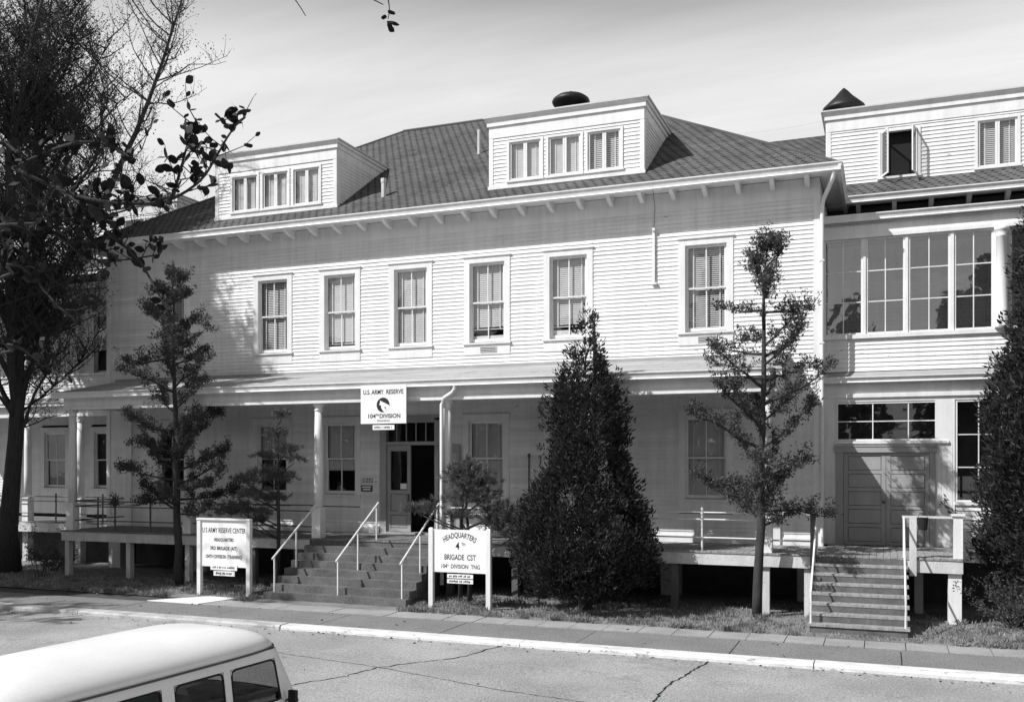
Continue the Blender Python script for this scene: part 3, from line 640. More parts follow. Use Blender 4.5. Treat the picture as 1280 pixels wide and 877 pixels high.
# landing rails and posts beside the right-hand steps
lr = MB(); lr.box(-.9, -.02, PY + .14, PY + .19, 2.24, 2.30); lr.tube([(-.9, PY + .16, 1.66), (-.02, PY + .16, 1.66)], .02, 7); lr.build('railing', 'old paint', pr)
MB().box(-.06, .06, PY - .06, PY + .06, 1.0, 2.28).build('newel', 'wood post', pr)
MB().box(1.96, 2.10, PY - .05, PY + .07, 1.0, 2.22).build('newel', 'old paint', pr)
MB().box(2.82, 3.0, PY + .06, PY + .24, 1.382, 2.28).box(2.78, 3.04, PY + .02, PY + .28, 2.281, 2.32).build('newel', 'trim paint', pr)
MB().box(1.82, 2.90, PY + .10, PY + .15, 2.22, 2.27).build('railing', 'old paint', pr); MB().box(2.86, 2.93, PY + .24, .55, 2.20, 2.27).build('railing', 'old paint', pr)
bk = MB().lathe((2.22, PY - .02, 1.98), [(.085, 0), (.115, .24), (.12, .26), (.10, .26), (.075, .03)], 14).build('bucket', 'rubber', None)
tag(bk, 'small black bucket hanging on the landing rail by the wooden steps', 'bucket')
MB().tube([(2.12, PY - .02, 2.22), (2.16, PY - .02, 2.33), (2.28, PY - .02, 2.33), (2.32, PY - .02, 2.22)], .006, 5).build('handle', 'black metal', bk)

# ------------------------------------------------------------------ steps
st = thing('concrete_steps', 'wide grey concrete steps with three pipe handrails up to the main door', 'steps', (-11.0, -3.4, 0))
N_ = 8; rise = DECK / N_; run = .285; y1 = PY + .02
for k in range(N_):
    yf = y1 - run * (N_ - 1 - k); zz = rise * (k + 1); yb = y1 + .3 if k == N_ - 1 else yf + run + .10
    ex = .02 * (N_ - 1 - k)
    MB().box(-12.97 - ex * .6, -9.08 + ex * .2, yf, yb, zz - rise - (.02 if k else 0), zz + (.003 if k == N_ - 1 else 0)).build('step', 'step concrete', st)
    if k: MB().box(-12.8, -9.2, yf + run * .5, y1 + .25, 0, zz - rise + .001 - .01).build('step_core', 'step concrete', st) if False else None
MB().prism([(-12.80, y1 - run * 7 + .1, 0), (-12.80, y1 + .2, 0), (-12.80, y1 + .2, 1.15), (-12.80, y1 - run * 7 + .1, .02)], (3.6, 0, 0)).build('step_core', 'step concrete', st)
for X in (-12.82, -10.98, -9.22):
    yb, yt = y1 - run * 7 + .14, y1 + .06; h = MB(); h.tube([(X, yb - .10, 1.00), (X, yt + .10, 2.36)], .026, 8); ho = h.build('handrail', 'pipe paint', st)
    for f, kz in ((0, 1), (.5, 4), (1.0, 7)):
        yy = yb + (yt - yb) * f; MB().tube([(X, yy, rise * min(8, 1 + round(f * 6.6))), (X, yy, 1.00 + (2.36 - 1.0) * (yy - yb + .10) / (yt - yb + .20))], .022, 8).build('rail_post', 'pipe paint', ho)
wsx = thing('wooden_steps', 'narrow plank steps with thin white handrails up to the double side door', 'steps', (.98, -3.4, 0))
for k in range(7):
    yf = y1 - run * (7 - k); zz = rise * (k + 1)
    MB().box(.02, 1.93, yf - .05, yf + run - .01, zz - .045, zz).build('tread', 'weathered wood', wsx)
    MB().box(.06, 1.89, yf + run - .04, yf + run - .012, zz + .001, zz + rise - .046).build('riser', 'wood post', wsx)
MB().box(.06, 1.89, y1 - run * 7 - .02, y1 - run * 7 + .01, 0, rise - .046).build('riser', 'wood post', wsx)
for X in (.06, 1.86): MB().prism([(X, y1 - run * 7, 0), (X, y1, 0), (X, y1, DECK - .25), (X, y1 - run * 7, .02)], (.03, 0, 0)).build('stringer', 'wood post', wsx)
for X, top in ((.08, 2.30), (1.85, 2.24)):
    h = MB(); h.tube([(X, y1 - run * 6.8, .17), (X, y1 - run * 6.8, .80), (X, y1 + .0, top), (X, y1 + .02, DECK)], .022, 8); h.build('handrail', 'pipe paint', wsx)
# ------------------------------------------------------------------ wings
def grid_window(parent, x0, x1, z0, z1, y, nc, nr, glass='porch glass', fr=.045, m='trim paint', mun=.024):
    mb = MB(); mb.box(x0, x0 + fr, y, y + .07, z0, z1); mb.box(x1 - fr, x1, y, y + .07, z0, z1); mb.box(x0 + fr, x1 - fr, y + .001, y + .069, z0, z0 + fr); mb.box(x0 + fr, x1 - fr, y + .001, y + .069, z1 - fr, z1)
    o = mb.build('window', m, parent); a, b, c, d = x0 + fr, x1 - fr, z0 + fr, z1 - fr; mb = MB()
    for k in range(1, nc): xx = a + (b - a) * k / nc; mb.box(xx - mun / 2, xx + mun / 2, y + .015, y + .05, c, d)
    for k in range(1, nr):
        zz = c + (d - c) * k / nr
        for q in range(nc): mb.box(a + (b - a) * q / nc + (mun / 2 if q else 0), a + (b - a) * (q + 1) / nc - (mun / 2 if q < nc - 1 else 0), y + .016, y + .049, zz - mun / 2, zz + mun / 2)
    mb.build('muntins', m, o)
    for i in range(nc):
        for k in range(nr):
            p = (a + (b - a) * i / nc, c + (d - c) * k / nr); e = ((b - a) / nc, (d - c) / nr)
            MB().quad((p[0], y + .032, p[1]), (p[0] + e[0], y + .032, p[1]), (p[0] + e[0], y + .032 + random.uniform(-.002, .002), p[1] + e[1]), (p[0], y + .032, p[1] + e[1])).build('pane', glass, o)
    return o
def wing(root, x0, x1, side):
    """rear wall, roof and eave shared by both wings; side=+1 right of the block"""
    MB().box(x0 + .02, x1 - .02, 3.46, 3.5, 1.15, 10.4).build('room_dark_backing', 'interior', root)  # dark sheet stands in for the unlit rooms behind the windows
    mb = MB(); mb.box(x0, x1, 12.2, 12.4, 1.15, 10.4); e = x1 if side > 0 else x0; mb.box(e - .1, e + .1, 3.2, 12.2, 1.15, 10.4)
    w_ = mb.build('wall', 'white paint', root)
    clapboards(w_, x0 + .02, x1 - .02, 1.5, 9.9, 3.19, WOPS[side], exp=EXP)
    ra, rb = (-4.4, x1 + .5) if side > 0 else (x0 - .5, XL + 4.4)
    roof_mesh('roof', [(((ra, 2.55, 10.50), (rb, 2.55, 10.50), (rb, 7.5, 13.82), (ra, 7.5, 13.82)), (1, 0, 0)), (((rb, 12.6, 10.40), (ra, 12.6, 10.40), (ra, 7.5, 13.82), (rb, 7.5, 13.82)), (-1, 0, 0))], root)
    ga, gb = (XR + .46, x1 + .5) if side > 0 else (x0 - .5, XL - .46)
    MB().prism([(e + side * .05, 2.6, 10.4), (e + side * .05, 12.5, 10.4), (e + side * .05, 7.5, 13.7)], (side * .05, 0, 0)).build('gable', 'white paint', root)
    gutter(root, ga, gb, 2.6, 10.31, .19, .12)
    ev = MB(); ev.box(ga, gb, 2.6, 3.19, 10.40, 10.43); ev.box(ga, gb, 2.601, 2.63, 10.30, 10.47); eo = ev.build('eave', 'trim paint', root)
    x = ga + .35
    while x < gb: put('bracket', BM, eo, (x, 3.2, .03), 'trim paint'); x += .9
    # entablature of the two-storey gallery in front
    y = .6; a, b = (XR + .005, x1) if side > 0 else (x0, XL - .005)
    mb = MB(); mb.box(a, b, y, y + .25, 9.02, 9.34); mb.box(a, b + (.06 if side > 0 else 0), y - .06, y + .30, 8.93, 9.019); mb.box(a, b, y - .03, y + .27, 9.02, 9.06); mb.build('entablature', 'trim paint', root)
    gutter(root, a, b + .1 * (side > 0), y - .10, 9.32, .17, .11)
    roof_mesh('gallery_roof', [(((a, y - .12, 9.48), (b, y - .12, 9.48), (b, 3.19, 9.60), (a, 3.19, 9.60)), (1, 0, 0))], root)
    MB().box(a, b, y - .1, 3.19, 9.28, 9.315).build('ceiling', 'grey paint', root)
    mb = MB(); mb.box(a, b, y, y + .25, 5.10, 5.40); mb.box(a, b, y - .05, y + .28, 5.01, 5.099); mb.build('storey_band', 'trim paint', root)
    gutter(root, a, b, y - .12, 5.36, .15, .11)
    MB().prism([(a, y - .12, 5.49), (a, y + .1, 5.49), (a, y + .1, 5.66), (a, y + .0, 5.64), (a, y - .12, 5.52)], (b - a, 0, 0)).build('skirt_roof', 'grey paint', root)
    MB().box(a, b, y + .1, 3.19, 5.40, 5.46).build('gallery_floor', 'interior', root)
    MB().box(a, b, 1.2, 1.4, 0, 1.15).build('foundation', 'brick', root)
    return w_
WOPS = {1: [], -1: [(-28.6, -27.3, 2.2, 4.8), (-28.6, -27.3, 6.4, 9.2), (-26.15, -24.85, 2.2, 4.8), (-26.15, -24.85, 6.4, 9.2)]}
RX = 4.25
rw = thing('gallery_wing', 'white right-hand wing with glazed upper gallery, double side door and long flat dormer', 'building', (4, 6, 0))
wing(rw, XR, 9.0, 1)
dormer(rw, -.03, 8.6, 3.4, 11.0, 13.11, SL, (2.55, 10.50), [(1.37, 2.30, True), (3.75, 4.68, 'dark'), (6.1, 7.03, False)])
ventilator(rw, .32, 6.2, 14.05, .63, .62, True)
y = .6
fw = MB(); fw.box(.005, .34, y, y + .1, 1.38, 5.01); fw.box(2.60, 3.03, y, y + .1, 1.38, 5.01); fw.box(.34, 2.60, y + .001, y + .1, 3.80, 3.93); fw.box(.30, 2.90, y - .05, y + .05, 3.88, 3.94); fw.box(.34, 2.60, y + .001, y + .1, 4.91, 5.01); fw.box(3.03, 9, y + .001, y + .1, 4.91, 5.01)
fw.box(3.03, 4.05, y - .04, y + .05, 2.40, 2.47); fw.box(4.05, 9, y + .002, y + .1, 2.2, 4.91)
fo = fw.build('front_wall', 'trim paint', rw)
for zz in (0, 1, 2): MB().box(2.735 + zz * .12, 2.738 + zz * .12, y - .0035, y, 1.4, 3.87).build('board_joint', 'grey paint', fo)
clapboards(fo, 3.05, 9, 1.30, 2.40, y + .02); clapboards(fo, .01, 9, 5.66, 6.46, y + .02)
MB().box(-.0, 9, y + .05, y + .1, 5.4, 6.46).build('parapet', 'interior wall', rw)
MB().box(.01, 9, y - .06, y + .12, 6.461, 6.56).build('sill', 'trim paint', rw)
for a, b in ((.06, .97), (1.04, 1.93), (2.0, 2.93), (3.01, 3.86), (4.2, 5.1), (5.2, 6.1), (6.2, 7.1)): grid_window(rw, a, b, 6.565, 8.925, y + .02, 2, 3)
ml = MB()
for a, b in ((.005, .058), (.972, 1.038), (1.932, 1.998), (2.932, 3.008), (3.862, 4.198), (5.102, 5.198), (6.102, 6.198)): ml.box(a, b, y - .01, y + .1, 6.561, 8.929)
ml.build('mullion', 'trim paint', rw)
MB().lathe((4.02, y - .08, 6.56), [(.15, 0), (.15, .05), (.125, .08), (.125, 1.2), (.112, 2.12), (.135, 2.14), (.115, 2.17), (.15, 2.27), (.16, 2.28), (.16, 2.36)], 20).build('column', 'trim paint', rw, True)
grid_window(rw, .345, 2.86, 3.945, 4.905, y + .02, 3, 2, 'glass'); grid_window(rw, 3.04, 4.05, 2.475, 4.905, y + .02, 2, 3, 'glass')
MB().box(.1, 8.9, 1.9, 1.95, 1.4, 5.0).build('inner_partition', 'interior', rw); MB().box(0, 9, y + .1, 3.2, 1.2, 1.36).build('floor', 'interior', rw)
MB().box(3.05, 9, y - .1, y + .3, 1.05, 1.29).build('sill_beam', 'wood post', rw)
dc = MB(); dc.box(.345, .52, y - .05, y + .1, 1.381, 3.66); dc.box(2.48, 2.598, y - .05, y + .1, 1.381, 3.66); dc.box(.30, 2.64, y - .065, y + .08, 3.661, 3.80); dc.box(.30, 2.64, y - .08, y + .06, 3.801, 3.83); dc.build('door_frame', 'grey paint', rw)
for a, b in ((.525, 1.495), (1.505, 2.475)):
    mb = MB(); t = .10; mb.box(a, a + t, y + .0, y + .05, 1.39, 3.655); mb.box(b - t, b, y + .0, y + .05, 1.39, 3.655); zs = [1.39, 1.83, 2.27, 2.71, 3.14, 3.57]
    for k, zz in enumerate(zs): mb.box(a + t, b - t, y + .001, y + .049, zz, zz + .085)
    dl = mb.build('door', 'grey paint', rw)
    for k in range(5): MB().box(a + t + .014, b - t - .014, y + .010, y + .047, zs[k] + .099, zs[k + 1] - .014).box(a + t - .004, b - t + .004, y + .052, y + .058, zs[k] + .08, zs[k + 1] + .004).build('panel', 'grey paint', dl)
    if a < 1: MB().lathe((b - .05, y - .03, 2.42), [(.01, 0), (.03, .02), (.03, .05), (.01, .07)], 10).build('knob', 'dark pipe', dl)

lw = thing('gallery_wing', 'shaded left-hand wing with open two-storey gallery behind the bare tree', 'building', (-27, 6, 0))
wing(lw, -32.5, XL, -1)
dormer(lw, -30.5, -22.35, 3.4, 11.0, 13.11, SL, (2.55, 10.50), [(-29.7, -28.75, False), (-27.2, -26.25, False), (-24.8, -23.85, False)])
for c in (-27.95, -25.5):
    sash_window(lw, c, 3.19, 2.5, 1.05, 2.07, 0); sash_window(lw, c, 3.19, 6.77, 1.05, 2.19, .6)
MB().box(-32.5, XL - .005, .32, 3.18, 1.10, DECK).build('deck', 'deck wood', lw); MB().box(-32.5, XL - .005, .29, .319, 1.05, 1.36).build('deck_fascia', 'old paint', lw)
for x in (-31.6, -29.0, -26.6, -24.2):
    c = put('column', CM, lw, (x, .72, 2.20), 'trim paint'); MB().box(x - .135, x + .135, .585, .855, 1.381, 2.199).build('pedestal', 'trim paint', c)
    MB().lathe((x, .72, 4.80), [(.10, 0), (.13, .03), (.105, .06), (.15, .15), (.165, .21)], 16).build('capital', 'trim paint', c, True)
    c = put('column', CM, lw, (x, .72, 6.24), 'trim paint'); MB().box(x - .12, x + .12, .6, .84, 0, 1.1).build('deck_post', 'old paint', lw)
fo = MB().box(-32.5, XL - .01, .66, .74, 5.5, 6.40).box(-32.5, XL - .01, .58, .80, 6.40, 6.46).build('parapet', 'trim paint', lw)
clapboards(fo, -32.4, XL - .02, 5.66, 6.40, .655)
railing(lw, -32, -22.5, .5, DECK, (-30.1, -27.7, -25.07, -23.0), 'dark pipe')

# ------------------------------------------------------------------ notices
def strokes(parent, x0, x1, y, z, h):                 # painted names too worn to read
    mb = MB(); x = x0
    while x < x1 - .02:
        w_ = random.uniform(.018, .035); mb.box(x, x + w_, y - .0006, y, z - h / 2 + random.uniform(0, h * .25), z + h / 2 - random.uniform(0, h * .3)); x += w_ + random.choice((.008, .008, .01, .035))
    mb.build('lettering', 'lettering', parent)
sg = thing('hanging_sign', 'white square sign with a round wolf badge hanging from the porch beam', 'sign', (-10.58, PY - .28, 4.4))
sy = PY - .275
MB().box(-11.25, -9.925, sy, sy + .03, 4.42, 5.42).build('board', 'sign white', sg); MB().box(-10.9, -10.27, sy + .005, sy + .025, 4.26, 4.385).build('name_plate', 'sign white', sg)
MB().box(-11.04, -11.01, sy + .03, sy + .20, 5.2, 5.24).box(-10.17, -10.15, sy + .03, sy + .20, 5.2, 5.24).box(-10.68, -10.66, sy + .01, sy + .02, 4.385, 4.42).build('fixing', 'dark pipe', sg)
q = sy - .002
lettering(sg, 'U.S. ARMY  RESERVE', -10.59, q, 5.18, .115, 1, .004, width=1.17); lettering(sg, '104', -10.93, q, 4.565, .105, 1, .004, width=.22); lettering(sg, 'TH', -10.76, q, 4.62, .05, 1, .003, width=.10); lettering(sg, 'DIVISION', -10.39, q, 4.565, .105, 1, .004, width=.60); lettering(sg, 'TRAINING', -10.59, q, 4.47, .045, 1, .001, width=.38)
bd = MB(); bd.quad(*[(-10.59 + .19 * math.cos(t), q, 4.90 + .19 * math.sin(t)) for t in np.linspace(0, 2 * math.pi, 33)[:-1]]); bd.build('badge', 'lettering', sg)
wf = [(-.085, .125), (-.045, .085), (-.03, .10), (-.005, .07), (.04, .06), (.09, .03), (.155, .005), (.182, -.02), (.17, -.08), (.13, -.135), (.08, -.168), (.03, -.184), (-.005, -.15), (-.04, -.10), (-.06, -.06), (-.055, -.02), (-.09, .0), (-.12, .0), (-.10, .04), (-.085, .08)]
bd = MB(); bd.quad(*[(-10.59 + a, q - .002, 4.90 + b) for a, b in wf]); bd.build('wolf_head', 'sign white', sg)
bd = MB(); bd.box(-10.54, -10.52, q - .0035, q - .003, 4.80, 4.86).box(-10.51, -10.5, q - .0035, q - .003, 4.77, 4.84).box(-10.56, -10.54, q - .0035, q - .003, 4.91, 4.92); bd.build('wolf_lines', 'lettering', sg)
strokes(sg, -10.85, -10.33, sy + .005, 4.322, .06)
def notice_board(name, label, x0, x1, y, post_top, b0, b1, framed):
    s = thing(name, label, 'sign', ((x0 + x1) / 2, y, 0))
    for X in (x0, x1): MB().box(X - .055, X + .055, y - .055, y + .055, -.02, post_top - .03).prism([(X - .055, y - .055, post_top - .03), (X + .055, y - .055, post_top - .03), (X + .03, y - .03, post_top), (X - .03, y - .03, post_top)], (0, .06, 0)).build('post', 'sign frame', s)
    MB().box(x0 + .055, x1 - .055, y - .02, y + .02, b0, b1).build('board', 'sign white', s)
    if framed: MB().box(x0 - .06, x1 + .06, y - .07, y + .06, b1, b1 + .05).build('cap', 'sign frame', s)
    return s
a = notice_board('notice_board', 'white framed notice board left of the concrete steps, reading reserve center', -15.05, -13.52, -4.32, 1.98, .75, 1.94, True)
xm, q = -14.285, -4.342
lettering(a, 'U S ARMY RESERVE CENTER', xm, q, 1.62, .125, 1, .003, width=1.34); lettering(a, 'HEADQUARTERS', xm, q, 1.40, .085, 1, .004, width=.60); lettering(a, '3RD BRIGADE (AIT)', xm, q, 1.18, .09, 1, .004, width=.84); lettering(a, '104TH DIVISION (TRAINING)', xm, q, .965, .09, 1, .004, width=1.12)
MB().box(xm - .40, xm + .42, -4.36, -4.342, .665, .80).build('name_plate', 'sign white', a); MB().box(xm - .31, xm + .34, -4.35, -4.335, .52, .645).build('name_plate', 'sign white', a); MB().box(xm - .3, xm - .28, -4.33, -4.32, .52, .8).box(xm + .28, xm + .3, -4.33, -4.32, .52, .8).build('hanger', 'dark pipe', a)
strokes(a, xm - .33, xm + .35, -4.36, .735, .055); strokes(a, xm - .24, xm + .27, -4.35, .583, .075)
b = notice_board('notice_board', 'white notice board right of the concrete steps, reading brigade headquarters', -8.52, -7.05, -4.08, 1.88, .84, 1.84, False)
xm, q = -7.785, -4.102
lettering(b, 'HEADQUARTERS', xm, q, 1.66, .125, .74, .003, arc=1.0, width=.88); lettering(b, '4', xm - .05, q, 1.385, .16, .85, .006); lettering(b, 'TH', xm + .10, q, 1.47, .07, .8, .001); lettering(b, 'BRIGADE  CST', xm + .01, q, 1.14, .125, 1, .003, width=.80); lettering(b, '104   DIVISION  TNG', xm + .02, q, .94, .095, 1, .002, width=.98); lettering(b, 'TH', xm - .31, q, .985, .04, 1, 0)
for zz in (.755, .635): MB().box(xm - .32, xm + .34, -4.095, -4.075, zz - .048, zz + .048).build('name_plate', 'sign white', b); strokes(b, xm - .27, xm + .28, -4.095, zz, .06)
MB().box(xm - .2, xm - .19, -4.074, -4.07, .6, .86).box(xm + .2, xm + .21, -4.074, -4.07, .6, .86).build('hanger', 'dark pipe', b)

# ------------------------------------------------------------------ van
def build_van():
    ph = R(3.9); zr = -.30; h_ = CAM.z - (zr + 1.62); depth = 5.30 * h_; u = (352 - 640) / 1197
    P1 = Vector((CAM.x + (u * math.cos(TH) - math.sin(TH)) * depth, CAM.y + (u * math.sin(TH) + math.cos(TH)) * depth, zr))
    fx = Vector((math.sin(ph), math.cos(ph), 0)); ly = Vector((-math.cos(ph), math.sin(ph), 0))
    org = P1 - fx * 1.70 + ly * .79; org.z = zr
    v = thing('parked_van', 'white rounded van seen from above at the bottom left corner', 'van', org)
    T = Matrix(((fx.x, ly.x, 0, org.x), (fx.y, ly.y, 0, org.y), (0, 0, 1, zr), (0, 0, 0, 1)))
    LV = [(.26, .76, 2.02, -2.12), (.34, .83, 2.08, -2.16), (.60, .86, 2.10, -2.18), (.96, .855, 2.02, -2.16), (1.03, .845, 1.99, -2.13), (1.50, .785, 1.77, -1.98), (1.60, .77, 1.73, -1.93)]
    def half(hw, xf, xr):
        e0 = min(xf - .10, 1.585 + (hw - .785) * .9)
        return [(xf + .05, 0), (xf + .035, -hw * .5), (xf - .005, -hw * .80), (xf - .055, -hw * .94), (e0, -hw), (.86, -hw), (.76, -hw), (.06, -hw), (-.10, -hw), (-.80, -hw), (-.96, -hw), (-1.6, -hw * .995), (xr + .2, -hw * .985), (xr + .06, -hw * .93), (xr + .01, -hw * .78), (xr - .02, 0)]
    ring = lambda *a: half(*a) + [(x, -y) for x, y in reversed(half(*a)[1:-1])]
    rings = [[(x, y, z) for x, y in ring(hw, xf, xr)] for z, hw, xf, xr in LV]; n = len(rings[0])
    body = MB(); body.v = [p for r in rings for p in r]
    side = [4, 6, 8, 10]; win = {}
    for k in side: win[k] = k; win[n - 1 - k] = n - 1 - k
    front = [0, 1, n - 1, n - 2]; rear = [14, 15]
    for L_ in range(len(LV) - 1):
        for j in range(n):
            if L_ == 4 and (j in win or j in front or j in rear): continue
            body.f.append((L_ * n + j, L_ * n + (j + 1) % n, (L_ + 1) * n + (j + 1) % n, (L_ + 1) * n + j))
    body.f.append(tuple(range(n)))
    def fin(mb, name, m, parent, sm=False): 
        me = mb.mesh(name, sm); me.transform(T); return link(name, me, m, parent)
    bo = fin(body, 'body', 'van paint', v)
    def loop(ids):                                      # bottom edge along ids then back along the top
        lo = [Vector(rings[4][i % n]) for i in ids]; hi = [Vector(rings[5][i % n]) for i in ids]; return lo, hi
    def window(ids, inset):
        lo, hi = loop(ids); g = MB()
        for k in range(len(ids) - 1): g.quad(lo[k], lo[k + 1], hi[k + 1], hi[k])
        w_ = fin(g, 'window', 'van glass', v)
        fr = lo + hi[::-1]; c = sum(fr, Vector()) / len(fr); loopv = []
        m_ = len(fr)                                    # rounded rubber seal
        for k in range(m_):
            p, a, b = fr[k], fr[k - 1], fr[(k + 1) % m_]; ra = min(.07, (a - p).length / 2); rb = min(.07, (b - p).length / 2)
            loopv += [p + (a - p).normalized() * ra, p + ((a - p).normalized() * ra + (b - p).normalized() * rb) * .25, p + (b - p).normalized() * rb]
        loopv = [q + (c - q).normalized() * .018 for q in loopv]; s = MB(); s.tube(loopv + loopv[:2], .012, 6, False); fin(s, 'seal', 'rubber', w_)
        mk = MB()                                       # painted corners outside the rounded seal
        for k in range(m_):
            p = fr[k]; i3 = k * 3; mk.quad(p, loopv[i3], loopv[i3 + 1], loopv[i3 + 2])
        fin(mk, 'corner_panel', 'van paint', w_)
    for k in side: window([k, k + 1], .02); window([n - 1 - k, n - k], .02)
    window([n - 2, n - 1, n, n + 1, n + 2], .02); window([14, 15, 16], .02)
    # roof: shallow dome over a drip rail
    RL = [(1.585, .785, 1.80, -1.94), (1.625, .80, 1.83, -1.96), (1.665, .785, 1.80, -1.93), (1.73, .73, 1.72, -1.86), (1.79, .635, 1.58, -1.74), (1.84, .52, 1.40, -1.58), (1.88, .38, 1.14, -1.36), (1.905, .22, .8, -1.05), (1.915, .08, .4, -.6)]
    def rring(z, hw, xf, xr):
        pts = []
        for k in range(48):
            t = 2 * math.pi * k / 48; c, s_ = math.cos(t), math.sin(t); ex = .36
            X = math.copysign(abs(c) ** ex, c); Y = math.copysign(abs(s_) ** (ex if abs(c) > 0 else ex), s_)
            pts.append(((xf + xr) / 2 + X * (xf - xr) / 2, Y * hw, z))
        return pts
    rf = MB(); rr = [rring(*a) for a in RL]; rf.v = [p for r in rr for p in r] + [(-.1, 0, 1.918)]
    for L_ in range(len(RL) - 1):
        for j in range(48): rf.f.append((L_ * 48 + j, L_ * 48 + (j + 1) % 48, (L_ + 1) * 48 + (j + 1) % 48, (L_ + 1) * 48 + j))
    t0 = (len(RL) - 1) * 48
    for j in range(48): rf.f.append((t0 + j, t0 + (j + 1) % 48, len(rf.v) - 1))
    ro = fin(rf, 'roof', 'van paint', v, True)
    g = [Vector((p[0] * 1.006 + .0, p[1] * 1.012, p[2] - .016)) for p in rr[1]]; gt = MB(); gt.tube(g + g[:2], .013, 6, False); fin(gt, 'drip_rail', 'van trim', ro)
    sm = MB()                                           # door shuts and body seam
    for sy_ in (-1, 1):
        for X in (.81, -.45): sm.box(X - .005, X + .005, sy_ * .862 - .012, sy_ * .862 + .004 * sy_, .36, .98)
        sm.box(-2.0, 1.9, sy_ * .868 - .006, sy_ * .868 + .006, .955, .975)
    fin(sm, 'seam', 'rubber', v)
    it = MB(); it.box(-2.0, 1.9, -.72, .72, .5, .56); fin(it, 'floor', 'dark', v)
    for X in (.62, -.35, -1.3):
        s = MB(); s.box(X - .25, X + .25, -.62, .62, .56, .92).box(X - .30, X - .16, -.62, .62, .92, 1.30); fin(s, 'seat', 'seat cloth', v)
    s = MB(); s.box(1.55, 1.98, -.72, .72, .7, 1.04); fin(s, 'dashboard', 'seat cloth', v)
    for X in (1.30, -1.28):
        for sy_ in (-1, 1):
            wv = MB(); wv.lathe((0, 0, 0), [(.10, -.08), (.30, -.085), (.32, -.05), (.32, .05), (.30, .085), (.10, .08)], 24); me = wv.mesh('wheel', True); me.transform(T @ Matrix.Translation((X, sy_ * .72, .32)) @ Matrix.Rotation(R(90), 4, 'X')); wo = link('wheel', me, 'rubber', v)
            wv = MB(); wv.lathe((0, 0, 0), [(.02, -.10), (.12, -.095), (.20, -.088), (.20, .088), (.12, .095), (.02, .10)], 20); me = wv.mesh('hub', True); me.transform(T @ Matrix.Translation((X, sy_ * .72, .32)) @ Matrix.Rotation(R(90), 4, 'X')); link('hub', me, 'chrome', wo)
    for sy_ in (-1, 1):
        m_ = MB(); m_.tube([(1.70, sy_ * .82, .98), (1.73, sy_ * .90, 1.04)], .010, 6); m_.box(1.70, 1.75, sy_ * .93 - .05, sy_ * .93 + .05, .98, 1.12); fin(m_, 'mirror', 'rubber', v)
        hl = MB(); hl.lathe((0, 0, 0), [(.02, .06), (.08, .05), (.105, 0), (.105, -.05)], 18); me = hl.mesh('headlight', True); me.transform(T @ Matrix.Translation((2.06, sy_ * .58, .72)) @ Matrix.Rotation(R(90), 4, 'Y')); link('headlight', me, 'chrome', v)
    for X in (2.12, -2.2): bb = MB(); bb.box(X - .06, X + .06, -.80, .80, .34, .48); fin(bb, 'bumper', 'chrome', v)
build_van()
# ------------------------------------------------------------------ planting
def at(px, py, Y):                                     # a photograph position turned into a point on the plane y=Y
    u = (px - 640) / 1197; d = (Y - CAM.y) / (u * math.sin(TH) + math.cos(TH))
    return Vector((CAM.x + (u * math.cos(TH) - math.sin(TH)) * d, Y, CAM.z + (580 - py) * d / 1197))
def at_d(px, py, d):
    u = (px - 640) / 1197
    return Vector((CAM.x + (u * math.cos(TH) - math.sin(TH)) * d, CAM.y + (u * math.sin(TH) + math.cos(TH)) * d, CAM.z + (580 - py) * d / 1197))

